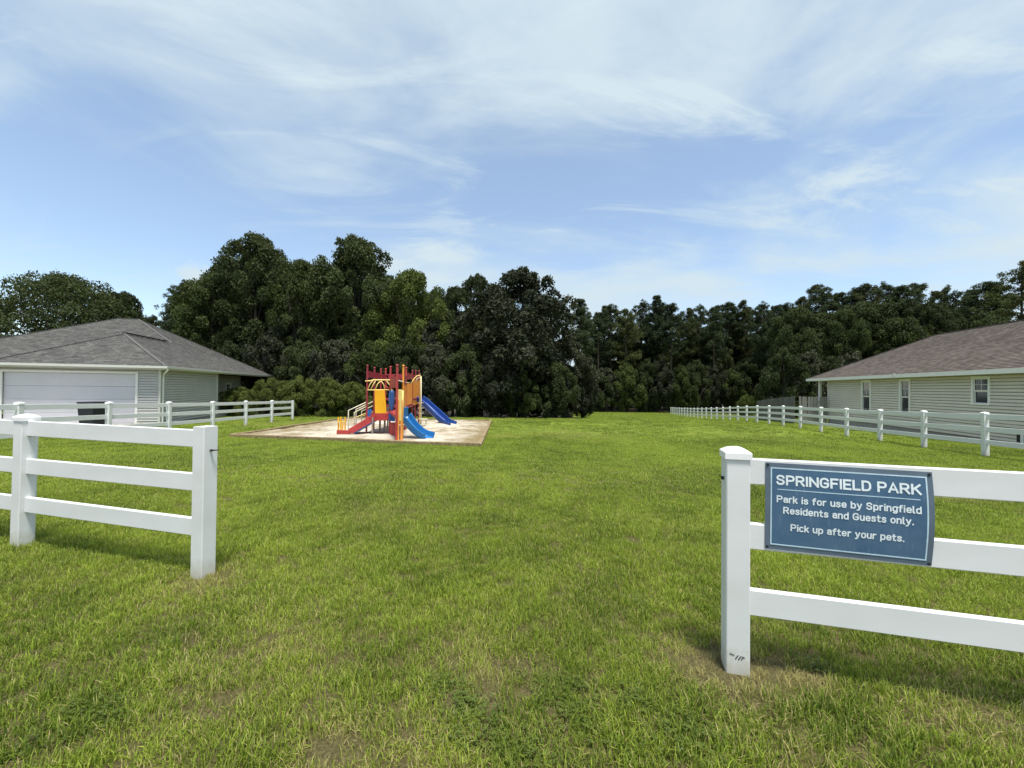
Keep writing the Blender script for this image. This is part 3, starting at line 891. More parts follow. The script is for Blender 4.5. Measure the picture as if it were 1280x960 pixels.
# walls
gzl = gz(FR.x, FR.y + 5) + 0.10
WO = EP(OV, OV, 0)                                                      # garage wall corner
zt = ZE - .162
def sw(u, off=OV):
    """metres along the side wall at bearing u"""
    k_ = (u - 640) / F_PX
    o = WO
    return (k_ * o.y - o.x) / (es.x - k_ * es.y)
ta = sw(271); tb = ta + 4.2
DT = 1.0                                                                # garage door inset from corner
dw, dh0, dh1 = 5.1, gzl, ZE - .40
mb = MB()
lap_siding(mb, WO, -ef, -es, Wg - OV, gzl, zt, [(DT, DT + dw, dh0 - .1, dh1)])
lap_siding(mb, WO, es, ef, ta, gzl, zt)
lap_siding(mb, WO + es * tb - ef * 1.6, es, ef, side - OV * 2 - tb, gzl, zt, [(2.3, 3.2, gzl + 1.0, gzl + 2.1)])
mb.quad(WO + es * ta + Vector((0, 0, gzl)), WO + es * ta - ef * 3 + Vector((0, 0, gzl)), WO + es * ta - ef * 3 + Vector((0, 0, zt)), WO + es * ta + Vector((0, 0, zt)))
mb.quad(WO + es * tb - ef * 3 + Vector((0, 0, gzl)), WO + es * tb - ef * 1.6 + Vector((0, 0, gzl)), WO + es * tb - ef * 1.6 + Vector((0, 0, zt)), WO + es * tb - ef * 3 + Vector((0, 0, zt)))
mb.quad(WO + es * ta - ef * 3 + Vector((0, 0, gzl)), WO + es * tb - ef * 3 + Vector((0, 0, gzl)), WO + es * tb - ef * 3 + Vector((0, 0, zt)), WO + es * ta - ef * 3 + Vector((0, 0, zt)))
mb.build('siding', M['siding_l'], hl)
window(hl, WO + es * tb - ef * 1.6, es, ef, 2.3, 3.2, gzl + 1.0, gzl + 2.1)
mb = MB()
for (p, q) in ((WO + ef * .02 - es * .02, None), (WO + es * ta + ef * .02, None)):
    mb.obox(p + Vector((0, 0, (gzl + zt) / 2)), ef * .045, es * .045, Vector((0, 0, (zt - gzl) / 2)))
mb.build('corner_trim', M['trim_l'], hl)
mb = MB()
mb.bar(WO - ef * 0.0 + Vector((0, 0, gzl - .6)) - ef * 0.1 + es * .1, WO + Vector((0, 0, gzl - .6)) + es * (side - 1), 0.25, 1.19)
mb.bar(WO + Vector((0, 0, gzl - .6)) + es * .12, WO + Vector((0, 0, gzl - .6)) - ef * (Wg - OV) + es * .12, 0.25, 1.18)
mb.build('foundation', M['concrete'], hl)
# garage door: four sections of raised panels in a white frame
gd = empty('garage_door', WO - ef * (DT + dw / 2) + Vector((0, 0, dh0)) - parent_world(hl)); gd.parent = hl
ns = 4
for s_ in range(ns):
    z0_, z1_ = dh0 + (dh1 - dh0) * s_ / ns, dh0 + (dh1 - dh0) * (s_ + 1) / ns - .012
    mb = MB()
    c0 = WO - ef * (DT + dw / 2) + es * .10
    mb.obox(c0 + Vector((0, 0, (z0_ + z1_) / 2)), ef * dw / 2, es * .02, Vector((0, 0, (z1_ - z0_) / 2)))
    for k in range(8):
        cx = WO - ef * (DT + dw * (k + .5) / 8) + es * .0785
        mb.obox(cx + Vector((0, 0, (z0_ + z1_) / 2)), ef * dw / 8 * .40, es * .0015, Vector((0, 0, (z1_ - z0_) * .32)))
    mb.build('door_section', M['gdoor'], gd)
mb = MB()
c0 = WO - es * .015
mb.obox(c0 - ef * (DT + dw / 2) + Vector((0, 0, dh1 + .05)), ef * (dw / 2 + .1), es * .025, Vector((0, 0, .05)))
for a_ in (DT - .05, DT + dw + .05):
    mb.obox(c0 - ef * a_ + Vector((0, 0, (dh0 + dh1) / 2)), ef * .05, es * .025, Vector((0, 0, (dh1 - dh0) / 2)))
mb.build('door_frame', M['trim'], gd)
mb = MB(); p = survey(84, 508, (WO - ef * 3.9).y); p = WO - ef * 3.55 + es * .06 + Vector((0, 0, dh0 + .92)); mb.obox(p, ef * .05, es * .02, Vector((0, 0, .04))); mb.build('handle', M['black'], gd)
# downspout
mb = MB()
top = EP(-.06, 0.05, ZE - .1); mid = WO + ef * .09 + es * .12
mb.tube([top, top + Vector((0, 0, -.10)), Vector((mid.x, mid.y, ZE - .42)), Vector((mid.x, mid.y, gzl - .05)), Vector((mid.x + .2, mid.y - .15, gzl - .12))], 0.042, 8)
mb.build('downspout', M['trim'], hl)

# drive in front of the garage
mb = MB(); c0 = WO - ef * (DT + dw / 2)
for i in range(16):
    q = []
    for k_, sg in ((i, -1), (i, 1), (i + 1, 1), (i + 1, -1)):
        p = c0 - es * (k_ * 1.0 - .05) + ef * sg * 2.75
        q.append(Vector((p.x, p.y, gz(p.x, p.y) + .035 if k_ else max(gzl, gz(p.x, p.y) + .035))))
    mb.quad(*q)
tag(mb.build('driveway', M['concrete']), 'pale concrete drive in front of the garage door', kind='structure')

# ---- second house: only its roof shows at the left edge
nb = empty('neighbour_house', gpt(-46, 34), 'house whose low grey roof just shows past the garage roof at left edge', 'house')
A0 = survey(46, 417, 40.0); A1 = survey(-60, 402, 40.0)
b0 = Vector((A0.x - 12, A0.y + 6, A0.z + 0.0))
zE2 = 2.5
cx, cy, hw, hd = A1.x - 2.5, A1.y + 3, 11.5, 7.5
c1, c2, c3, c4 = Vector((cx + hw, cy - hd, zE2)), Vector((cx - hw, cy - hd, zE2)), Vector((cx - hw, cy + hd, zE2)), Vector((cx + hw, cy + hd, zE2))
r1_, r2_ = Vector((cx + hw - hd, cy, zE2 + hd * .52)), Vector((cx - hw + hd, cy, zE2 + hd * .52))
mb = MB()
roof_slope(mb, c2, c1, r1_, r2_); roof_slope(mb, c1, c4, r1_, r1_); roof_slope(mb, c4, c3, r2_, r1_); roof_slope(mb, c3, c2, r2_, r2_)
nrf = mb.build('roof', M['shingle_l'], nb)
for p, q in ((c1, r1_), (c4, r1_), (r1_, r2_)):
    mb = MB(); ridge(mb, p, q); mb.build('ridge_cap', M['ridge_l'], nrf)
mb = MB()
for p, q, d_, n_ in ((c2, c1, Vector((1, 0, 0)), Vector((0, -1, 0))), (c1, c4, Vector((0, 1, 0)), Vector((1, 0, 0)))):
    O = Vector((p.x, p.y, 0)) - n_ * .4 + d_ * .4
    lap_siding(mb, O, d_, n_, (q - p).length - .8, -.6, zE2 - .02)
mb.build('siding', M['siding_l'], nb)

# ---- right house (tan siding, brown roof)
dr = Vector((0.2447, 0.9696, 0)).normalized(); nr = Vector((-dr.y, dr.x, 0))   # back along the wall; outward to the lawn
RC = survey(1008, 474, 31.1); ZR = RC.z
hw2 = 5.0; ln = 26.0
hr = empty('tan_house', gpt(RC.x, RC.y), 'low tan sided house with brown hipped roof and white framed windows on the right', 'house')


def RPt(a_, t_, z):
    """a_ metres inwards from the lawn side eave, t_ metres forward from the far corner"""
    p = RC - nr * a_ - dr * t_
    return Vector((p.x, p.y, z))


SR = 0.53
zrr = ZR + SR * hw2
R1, R2 = RPt(hw2, hw2, zrr), RPt(hw2, ln - hw2, zrr)
mb = MB()
roof_slope(mb, RPt(0, 0, ZR), RPt(0, ln, ZR), R2, R1)
roof_slope(mb, RPt(2 * hw2, 0, ZR), RPt(0, 0, ZR), R1, R1)
roof_slope(mb, RPt(2 * hw2, ln, ZR), RPt(2 * hw2, 0, ZR), R1, R2)
roof_slope(mb, RPt(0, ln, ZR), RPt(2 * hw2, ln, ZR), R2, R2)
rfr = mb.build('roof', M['shingle_r'], hr)
mb = MB()
for p, q in ((RPt(0, 0, ZR), R1), (R1, R2), (RPt(2 * hw2, 0, ZR), R1), (RPt(0, ln, ZR), R2), (RPt(2 * hw2, ln, ZR), R2)):
    mb = MB(); ridge(mb, p, q); mb.build('ridge_cap', M['ridge_r'], rfr)
mb = MB()
mb.quad(RPt(0, 0, ZR - .15), RPt(.45, 0, ZR - .15), RPt(.45, ln, ZR - .15), RPt(0, ln, ZR - .15))
mb.quad(RPt(.45, 0, ZR - .151), RPt(10, 0, ZR - .151), RPt(10, 3.2, ZR - .151), RPt(.45, 3.2, ZR - .151))
mb.build('soffit', M['soffit'], hr)
mb = MB()
mb.bar(RPt(-.01, -.02, ZR - .07), RPt(-.01, ln, ZR - .07), 0.03, 0.18)
mb.bar(RPt(0, -.01, ZR - .07), RPt(10, -.01, ZR - .07), 0.03, 0.18)
mb.build('fascia', M['trim'], hr)
WR = RPt(.45, 0, 0)
zb, ztr = -0.20, ZR - .152


def wr(u):
    k_ = (u - 640) / F_PX
    return (WR.x - k_ * WR.y) / (dr.x - k_ * dr.y)


def wz(u, v):
    return survey(u, v, (WR - dr * wr(u)).y).z


ops = []
for (u0, u1, v0, v1) in ((1078, 1087.5, 476, 514), (1126, 1136.5, 475.5, 517), (1217, 1235.5, 471.5, 504.5)):
    a0, a1 = sorted((wr(u0), wr(u1)))
    um = (u0 + u1) / 2
    ops.append((a0, a1, wz(um, v1), min(wz(um, v0), ztr - .15)))
tstart = wr(1035)
mb = MB()
lap_siding(mb, WR - dr * tstart, -dr, nr, ln - tstart - .45, zb, ztr, [(a0 - tstart, a1 - tstart, z0, z1) for a0, a1, z0, z1 in ops])
p = WR - dr * tstart
mb.quad(p - nr * 9 + Vector((0, 0, zb)), p + Vector((0, 0, zb)), p + Vector((0, 0, ztr)), p - nr * 9 + Vector((0, 0, ztr)))
mb.build('siding', M['siding_r'], hr)
for a0, a1, z0, z1 in ops:
    window(hr, WR, -dr, nr, a0, a1, z0, z1)
mb = MB()
mb.obox(WR - dr * (tstart + .03) + nr * .012 + Vector((0, 0, (zb + ztr) / 2)), dr * .06, nr * .014, Vector((0, 0, (ztr - zb) / 2)))
mb.build('corner_trim', M['siding_r'], hr)
mb = MB(); mb.bar(WR - dr * tstart - nr * .14 + Vector((0, 0, zb - .6)), WR - dr * (ln - .5) - nr * .14 + Vector((0, 0, zb - .6)), 0.24, 1.2); mb.build('foundation', M['concrete'], hr)
mb = MB(); pp = WR - dr * wr(1025); mb.box(pp.x - .07, pp.x + .07, pp.y - .07, pp.y + .07, -1.2, ztr); mb.build('porch_post', M['trim'], hr)
mb = MB(); mb.bar(RPt(.4, 0, -1.0), RPt(.4, tstart, -1.0), .3, .5); mb.build('porch_slab', M['concrete'], hr)
# gutter joint and vents
mb = MB(); pj = RPt(-.03, wr(1131), ZR - .06); mb.obox(pj, dr * .05, nr * .03, Vector((0, 0, .12))); mb.build('gutter_bracket', M['trim_l'], hr)
mb = MB(); pv = WR - dr * wr(1274.5) + nr * .02 + Vector((0, 0, .02)); mb.obox(pv, dr * .06, nr * .02, Vector((0, 0, .17))); mb.build('foundation_vent', M['black'], hr)
mb = MB(); pv2 = pv - dr * .16; mb.obox(pv2 + nr * .01, dr * .05, nr * .03, Vector((0, 0, .19))); mb.build('utility_box', M['trim'], hr)

# ---- grey board fence behind the tan house
def board_fence(label, p, q, h, mt, wdt=0.14):
    root = empty('board_fence', p, label, 'fence')
    d = q - p; Ln = math.hypot(d.x, d.y); n = int(Ln / (wdt + .012))
    mb = MB(); mb.v = []
    c = wdt / 2
    mb.obox((0, 0, h / 2 - .02), (c, 0, 0), (0, .01, 0), (0, 0, h / 2))
    bm_ = mb.mesh('board', mt)
    rr = random.Random(5)
    ang = math.atan2(d.y, d.x)
    for i in range(n):
        f = (i + .5) / n
        w_ = p + d * f
        link('board', bm_, root, (d.x * f, d.y * f, gz(w_.x, w_.y) - p.z + rr.uniform(-.03, .02)), (rr.gauss(0, .01), rr.gauss(0, .008), ang), (1, 1, rr.uniform(.98, 1.02)))
    off = Vector((-d.y, d.x, 0)).normalized() * .035
    for zz in (.4, 1.0, 1.6):
        mb = MB(); mb.bar(p + off + Vector((0, 0, zz)), q + off + Vector((0, 0, zz)), .04, .09); mb.build('back_rail', mt, root)
    return root


q0 = survey(1034, 500, 28.6); q1 = survey(999, 500, 29.6); q2 = survey(946, 500, 42.0)
board_fence('short grey board privacy fence joining the rear corner of the tan house', gpt(q1.x, q1.y), gpt(q0.x, q0.y), 1.98, M['board_new'])
board_fence('weathered dark grey board privacy fence running back behind the white fence', gpt(q2.x, q2.y), gpt(q1.x - .2, q1.y + .2), 2.0, M['board'])

# ---- black wheelie bin in the drive
pb = survey(116, 520, 19.0); pb = gpt(pb.x, pb.y, 0.02)
rb = empty('wheelie_bin', pb, 'black wheeled rubbish bin standing in front of the grey garage door', 'bin')
mb = MB(); w0, w1 = .31, .37
for (w_, z) in ((w0, .06), (w1, 1.05)):
    mb.v += [(-w_ + pb.x, -w_ + pb.y, z + pb.z), (w_ + pb.x, -w_ + pb.y, z + pb.z), (w_ + pb.x, w_ + pb.y, z + pb.z), (-w_ + pb.x, w_ + pb.y, z + pb.z)]
mb.f = [(0, 3, 2, 1), (4, 5, 6, 7)] + [(k, (k + 1) % 4, 4 + (k + 1) % 4, 4 + k) for k in range(4)]
mb.build('body', M['bin'], rb, bevel=.02)
mb = MB(); mb.obox(pb + Vector((0, 0, 1.09)), (.38, 0, 0), (0, .39, 0), (0, 0, .035)); mb.build('lid', M['bin'], rb, bevel=.02)
for s_ in (-1, 1):
    mb = MB(); mb.tube([pb + Vector((s_ * .27, .22, .12)), pb + Vector((s_ * .32, .22, .12))], .12, 14); mb.build('wheel', M['black'], rb)
mb = MB(); mb.tube([pb + Vector((-.3, .42, 1.02)), pb + Vector((.3, .42, 1.02))], .02, 8); mb.build('handle', M['bin'], rb)

# ------------------------------------------------------------------ playground
PA, PB, PC, PD = Vector((-10.4, 15.1, 0)), Vector((-1.0, 12.8, 0)), Vector((-1.35, 26.5, 0)), Vector((-11.1, 28.6, 0))
sand = bpy.data.materials.new('playground_sand'); sand.use_nodes = True
t = sand.node_tree; b = t.nodes['Principled BSDF']; b.inputs['Roughness'].default_value = 0.95; b.inputs['Specular IOR Level'].default_value = 0.1
tc = N(t, 'ShaderNodeTexCoord')
n1_ = N(t, 'ShaderNodeTexNoise'); sset(n1_, Scale=0.9, Detail=7.0, Roughness=0.7); t.links.new(tc.outputs['Object'], n1_.inputs['Vector'])
n2_ = N(t, 'ShaderNodeTexNoise'); sset(n2_, Scale=9.0, Detail=6.0, Roughness=0.75); t.links.new(tc.outputs['Object'], n2_.inputs['Vector'])
la = N(t, 'ShaderNodeAttribute', attribute_name='straw')
ad = N(t, 'ShaderNodeMath', operation='ADD'); t.links.new(n1_.outputs['Fac'], ad.inputs[0]); t.links.new(la.outputs['Fac'], ad.inputs[1])
ad2 = N(t, 'ShaderNodeMath', operation='MULTIPLY_ADD'); t.links.new(n2_.outputs['Fac'], ad2.inputs[0]); ad2.inputs[1].default_value = 0.5; t.links.new(ad.outputs[0], ad2.inputs[2])
rp = N(t, 'ShaderNodeValToRGB'); t.links.new(ad2.outputs[0], rp.inputs[0])
rp.color_ramp.elements[0].position = 0.66; rp.color_ramp.elements[0].color = (0.56, 0.515, 0.44, 1)
rp.color_ramp.elements[1].position = 1.0; rp.color_ramp.elements[1].color = (0.21, 0.165, 0.09, 1)
t.links.new(rp.outputs[0], b.inputs['Base Color'])
bp = N(t, 'ShaderNodeBump'); bp.inputs['Strength'].default_value = 0.7; bp.inputs['Distance'].default_value = 0.03; t.links.new(n2_.outputs['Fac'], bp.inputs['Height']); t.links.new(bp.outputs[0], b.inputs['Normal'])
ng = 60
vs, st = [], []
for j in range(ng + 1):
    for i in range(ng + 1):
        s_, r_ = i / ng, j / ng
        p = PA.lerp(PB, s_).lerp(PD.lerp(PC, s_), r_)
        hmp = 0.05 * mnoise.noise(Vector((p.x * 1.1, p.y * 1.1, 2))) + 0.03 * mnoise.noise(Vector((p.x * 3, p.y * 3, 5)))
        dmound = math.exp(-((p.x + 3.6) ** 2 / 0.7 + (p.y - 21.5) ** 2 / 1.2)) * 0.22
        vs.append((p.x, p.y, gz(p.x, p.y) + 0.045 + hmp + dmound))
        e_ = max(0, (0.28 - s_) / 0.28) * 0.22 + max(0, (s_ - .80) / .2) * 0.20 + max(0, (0.10 - r_) / .1) * .03 + max(0, (r_ - .75) / .25) * .10
        e_ += .22 * max(0, mnoise.noise(Vector((p.x * .55, p.y * .4, 11)))) + .12 * max(0, mnoise.noise(Vector((p.x * 1.7, p.y * 1.3, 6))))
        st.append(e_)
sm = bpy.data.meshes.new('playground_sand')
sm.from_pydata(vs, [], [(j * (ng + 1) + i, j * (ng + 1) + i + 1, (j + 1) * (ng + 1) + i + 1, (j + 1) * (ng + 1) + i) for j in range(ng) for i in range(ng)])
a = sm.attributes.new('straw', 'FLOAT', 'POINT'); a.data.foreach_set('value', st)
for p in sm.polygons: p.use_smooth = True
sm.materials.append(sand)
so = bpy.data.objects.new('playground_sand', sm); COL.objects.link(so); tag(so, 'pale sand play area scattered with brown pine straw', kind='structure')

# timber edging, one timber after another
te = empty('timber_edging', gpt(PA.x, PA.y), 'weathered brown timber edging framing the sand play area', 'edging')
rr = random.Random(3)
for (p, q) in ((PA, PB), (PB, PC), (PC, PD), (PD, PA)):
    d = q - p; n = int(round(d.length / 2.4))
    for i in range(n):
        a_ = p + d * (i / n); b_ = p + d * ((i + 1) / n - .001)
        dv = d.normalized()
        a3 = gpt(a_.x, a_.y, .03 + rr.uniform(-.02, .02)); b3 = gpt(b_.x, b_.y, .03 + rr.uniform(-.02, .02))
        mb = MB(); mb.bar(a3 + dv * .004, b3, 0.14, 0.16); mb.build('timber', M['timber'], te, bevel=.015)

pgb = survey(490, 540, 16.0); pgb = gpt(pgb.x, pgb.y)
pg = empty('playground_climber', pgb, 'red, yellow and blue playground climber with two slides standing on the sand', 'playground')


def pz(u, v, Y): return survey(u, v, Y)


def gbase(u, Y):
    p = survey(u, 540, Y); return gpt(p.x, p.y, 0.0)


posts = {}
for key, u, Y, vt, mt in (('a', 458, 16.6, 457, 'pg_maroon'), ('b', 467, 18.0, 459.5, 'pg_maroon'), ('c', 475, 19.2, 461.5, 'pg_red'), ('d', 481, 20.2, 461, 'pg_red'),
                          ('e', 487, 17.0, 458.5, 'pg_red'), ('f', 495.4, 13.9, 456.5, 'pg_red'), ('g', 503, 15.0, 457, 'pg_orange'), ('h', 506.5, 18.6, 459.5, 'pg_red'),
                          ('i', 514.5, 20.4, 463, 'pg_maroon'), ('j', 518.5, 21.6, 463, 'pg_maroon'), ('k', 522.8, 22.8, 463.5, 'pg_maroon')):
    b_ = gbase(u, Y); top = survey(u, vt, Y); top = Vector((b_.x, b_.y, top.z))
    mb = MB(); mb.tube([b_ + Vector((0, 0, -.1)), top], 0.038, 10); mb.tube([top, top + Vector((0, 0, .03))], [.06, .02], 10)
    mb.build('post', M[mt], pg, smooth=False)
    posts[key] = (b_, top)


def PP(k, z):
    """point at height z above the ground on post k"""
    b_, t_ = posts[k]
    return Vector((b_.x, b_.y, b_.z + z))


def panel(name, mt, ka, kb, z0, z1, th=.03, inset=.07, slats=0, rel='a'):
    a_, b_ = posts[ka][0], posts[kb][0]
    d = Vector((b_.x - a_.x, b_.y - a_.y, 0)); Ln = d.length; d.normalize(); n_ = Vector((-d.y, d.x, 0))
    zb_ = (a_.z + b_.z) / 2
    o = Vector((a_.x, a_.y, zb_))
    if not slats:
        mb = MB(); mb.obox(o + d * Ln / 2 + Vector((0, 0, (z0 + z1) / 2)), d * (Ln / 2 - inset), n_ * th / 2, Vector((0, 0, (z1 - z0) / 2)))
        mb.build(name, M[mt], pg, bevel=.012)
    else:
        for k in range(slats):
            w_ = (Ln - 2 * inset) / slats
            mb = MB(); mb.obox(o + d * (inset + w_ * (k + .5)) + Vector((0, 0, (z0 + z1) / 2)), d * w_ * .42, n_ * th / 2, Vector((0, 0, (z1 - z0) / 2)))
            mb.build(name, M[mt], pg)
        for zz in (z0 + .04, z1 - .04):
            mb = MB(); mb.tube([o + d * .04 + Vector((0, 0, zz)), o + d * (Ln - .04) + Vector((0, 0, zz))], .022, 6); mb.build('cross_rail', M[mt], pg)


def deck(keys, z, th=.10, mt='pg_red'):
    pts = [PP(k, z) for k in keys]; zz = sum(p.z for p in pts) / len(pts)
    n = len(pts); mb = MB()
    c = sum((Vector((p.x, p.y, 0)) for p in pts), Vector()) / n
    out_ = [Vector((p.x, p.y, 0)) + (Vector((p.x, p.y, 0)) - c).normalized() * .10 for p in pts]
    mb.v = [(p.x, p.y, zz - th) for p in out_] + [(p.x, p.y, zz) for p in out_]
    mb.f = [tuple(range(n))[::-1], tuple(range(n, 2 * n))] + [(k, (k + 1) % n, n + (k + 1) % n, n + k) for k in range(n)]
    mb.build('deck', M[mt], pg, bevel=.01)
    return zz


# four decks stepping up to the tall slide
deck(['a', 'e', 'h', 'd', 'c', 'b'], 0.78)
deck(['f', 'g', 'h', 'e'], 0.95)
deck(['h', 'i', 'd'], 1.15, mt='pg_maroon')
deck(['h', 'i', 'j', 'k'][1:] + ['d'], 1.5, mt='pg_maroon')
# under-deck legs
for u, Y, h_ in ((465.5, 16.5, .72), (474.5, 17.6, .72), (480.5, 17.4, .72), (484.5, 17.2, .72)):
    b_ = gbase(u, Y); mb = MB(); mb.tube([b_ + Vector((0, 0, -.1)), b_ + Vector((0, 0, h_))], .035, 8); mb.build('deck_leg', M['steel'], pg)
# maroon slatted guard panels up between the posts
for ka, kb in (('a', 'b'), ('b', 'c'), ('c', 'd'), ('d', 'i'), ('h', 'i'), ('j', 'k'), ('i', 'j')):
    zt_ = min(posts[ka][1].z - posts[ka][0].z, posts[kb][1].z - posts[kb][0].z)
    panel('guard_slat', 'pg_maroon', ka, kb, zt_ - .46, zt_ - .20, th=.05, inset=.09, slats=3)
# front face of the lower deck: yellow panel, blue wavy panel, red skirt
A3, E3 = posts['a'][0], posts['e'][0]
dAE = Vector((E3.x - A3.x, E3.y - A3.y, 0)); LAE = dAE.length; dAE.normalize(); nAE = Vector((dAE.y, -dAE.x, 0))
if nAE.y > 0: nAE = -nAE


def AE(u, v, o=0.0):
    """point on the plane through posts a and e at that bearing"""
    d = _fw + _r * ((u - 640) / F_PX) + _up * ((480 - v) / F_PX)
    P0 = A3 + nAE * o
    s_ = (Vector((P0.x, P0.y, 0)) - Vector((CAM.x, CAM.y, 0))).dot(nAE) / Vector((d.x, d.y, 0)).dot(nAE)
    return CAM + d * s_


def plate(name, mt, outline, th=.03, o=0.06, fn=AE, nvec=None, bevel=.008):
    nvec = nvec or nAE
    pts = [fn(u, v, o) for u, v in outline]; n = len(pts)
    mb = MB(); mb.v = [tuple(p) for p in pts] + [tuple(p - nvec * th) for p in pts]
    mb.f = [tuple(range(n)), tuple(range(n, 2 * n))[::-1]] + [(k, n + k, n + (k + 1) % n, (k + 1) % n) for k in range(n)]
    return mb.build(name, M[mt], pg)


plate('yellow_panel', 'pg_yellow', [(468.3, 487.5), (468.8, 516.5), (483, 516.5), (482.5, 506), (480.8, 487.5)], .05, .09)
plate('panel_frame', 'pg_red', [(463.5, 517.4), (463.8, 521.6), (487.6, 520.6), (487.4, 516.4)], .10, .10)
plate('deck_skirt', 'pg_red', [(462, 522.2), (462.2, 526), (488, 525.4), (487.8, 521.8)], .06, .12)
plate('blue_bucket', 'pg_blue', [(486.2, 517), (486.2, 526), (493.8, 527), (494.2, 517.5)], .35, .25)
# blue bubble panel: a tall lens shape
mb = MB()
for k in range(9):
    f = k / 8; v = 488 + 27 * f; hw_ = 4.0 * (math.sin(math.pi * (0.18 + .78 * f)) ** .8)
    p = AE(489.5, v, .16); 
    for j in range(10):
        th_ = 2 * math.pi * j / 10
        mb.v.append(tuple(p + dAE * (hw_ * 17 / F_PX) * math.cos(th_) + nAE * .10 * math.sin(th_)))
for k in range(8):
    for j in range(10):
        mb.f.append((k * 10 + j, k * 10 + (j + 1) % 10, k * 10 + 10 + (j + 1) % 10, k * 10 + 10 + j))
mb.f.append(tuple(range(10))[::-1]); mb.f.append(tuple(range(80, 90)))
mb.build('bubble_panel', M['pg_blue'], pg, smooth=True)
# overhead yellow loop rail with zigzag
def tubes(name, mt, lines, rad=.02, fn=AE, o=.02):
    for ln_ in lines:
        mb = MB(); mb.tube([fn(u, v, o) for u, v in ln_], rad, 8); mb.build(name, M[mt], pg, smooth=True)
tubes('overhead_rail', 'pg_pale', [[(456.5, 476.4), (463, 476.2), (467, 475), (494, 475.2), (497.5, 475.4)]], .028)
tubes('overhead_rail', 'pg_pale', [[(459, 487.5), (491, 487.4)]], .024)
tubes('zigzag_rung', 'pg_pale', [[(459.2, 487.3), (463, 479.5), (466, 476)], [(463.3, 487), (467, 480), (469.5, 476)], [(469, 487), (472, 480), (476, 476)], [(481.5, 487), (479.5, 480.5), (476.3, 476)], [(489.5, 486), (487, 481), (483, 476)]], .020)
tubes('zigzag_rung', 'pg_red', [[(481, 482), (484.5, 484.5), (487, 487)], [(490.5, 487), (494, 480), (496, 476)]], .024)
# right hand bay: yellow tube ladder panel and orange climbing panels between f - g - h - i - k
def bay(ka, kb):
    a_, b_ = posts[ka][0], posts[kb][0]
    d = Vector((b_.x - a_.x, b_.y - a_.y, 0)); d.normalize(); n_ = Vector((d.y, -d.x, 0))
    if n_.x < 0: n_ = -n_
    return a_, d, n_, (b_ - a_).length
a_, d_, n_, L_ = bay('f', 'g')
for k, (mt, h0, h1) in enumerate((('pg_pale', .62, 1.75), ('pg_yellow', .55, 1.72), ('pg_pale', .62, 1.75))):
    mb = MB(); p = a_ + d_ * (L_ * (.28 + .24 * k)) + n_ * .02
    mb.tube([p + Vector((0, 0, h0)), p + Vector((0, 0, h1))], .055, 10); mb.build('guard_tube', M[mt], pg, smooth=True)
p0 = survey(499.6, 487, 13.95); p1 = survey(499.6, 526, 13.95)
mb = MB(); mb.obox(((p0 + p1) / 2), (.075, -.02, 0), (.006, .022, 0), (0, 0, (p0.z - p1.z) / 2)); mb.build('yellow_post_panel', M['pg_pale'], pg, bevel=.015)
for u in (497.8, 501.6):
    b_ = gbase(u, 13.95); mb = MB(); mb.tube([b_ + Vector((0, 0, -.1)), Vector((b_.x, b_.y, survey(u, 500, 13.95).z))], .032, 8); mb.build('ladder_leg', M['pg_orange'], pg)
p0 = survey(491.8, 528, 16.2); p1 = survey(491.8, 541, 16.2); b_ = gbase(491.8, 16.2)
mb = MB(); mb.obox((p0.x, p0.y, (p0.z + b_.z) / 2), (.11, 0, 0), (0, .04, 0), (0, 0, (p0.z - b_.z) / 2 - .0)); mb.build('red_kick_panel', M['pg_red'], pg, bevel=.01)
for (ka, kb, mt, z0, z1, nn) in (('g', 'h', 'pg_orange', 1.02, 2.05, 6), ('h', 'i', 'pg_orange', 1.2, 2.2, 4), ('i', 'k', 'pg_orange', 1.15, 2.45, 5)):
    panel('orange_slat', mt, ka, kb, z0, z1, th=.05, inset=.1, slats=nn)
panel('maroon_block', 'pg_maroon', 'g', 'h', 2.05, 2.45, th=.06, inset=.12)
panel('red_block', 'pg_red', 'f', 'e', 1.9, 2.3, th=.05, inset=.1)
# cream top rail from the front post back to the tall ladder
mb = MB(); mb.tube([survey(497, 475.3, 13.9), survey(504, 477.3, 15.0), survey(508, 478.3, 18.6), survey(513, 478.2, 20.2)], .022, 8); mb.build('top_rail', M['pg_cream'], pg, smooth=True)
mb = MB(); mb.tube([survey(513.5, 481, 20.2), survey(516, 475.5, 20.3), survey(521, 470, 20.4), survey(525, 469, 20.4), survey(525.3, 473, 20.4), gbase(524.5, 20.4)], .030, 8); mb.build('arch_rail', M['pg_pale'], pg, smooth=True)
mb = MB(); mb.tube([survey(519, 479, 20.9), survey(521.5, 473.5, 20.9), survey(526.3, 470.3, 20.9), gbase(526.2, 20.9)], .030, 8); mb.build('arch_rail', M['pg_cream'], pg, smooth=True)
for v in (503.5, 510, 516.3, 523.2, 530):
    mb = MB(); mb.bar(survey(523.6, v, 20.4), survey(528.5, v, 20.9), .10, .03); mb.build('ladder_rung', M['pg_cream'], pg)
for (u0, u1, v) in ((524.5, 533.5, 523.8), (524, 531.5, 530.8)):
    mb = MB(); mb.bar(survey(u0, v, 20.3), survey(u1, v, 20.6), .18, .05); mb.build('step', M['pg_cream'], pg)
    pq = survey(u1 - 1, v, 20.55); b_ = gpt(pq.x, pq.y); mb = MB(); mb.tube([b_ + Vector((0, 0, -.08)), pq], .02, 6); mb.build('step_leg', M['steel'], pg)


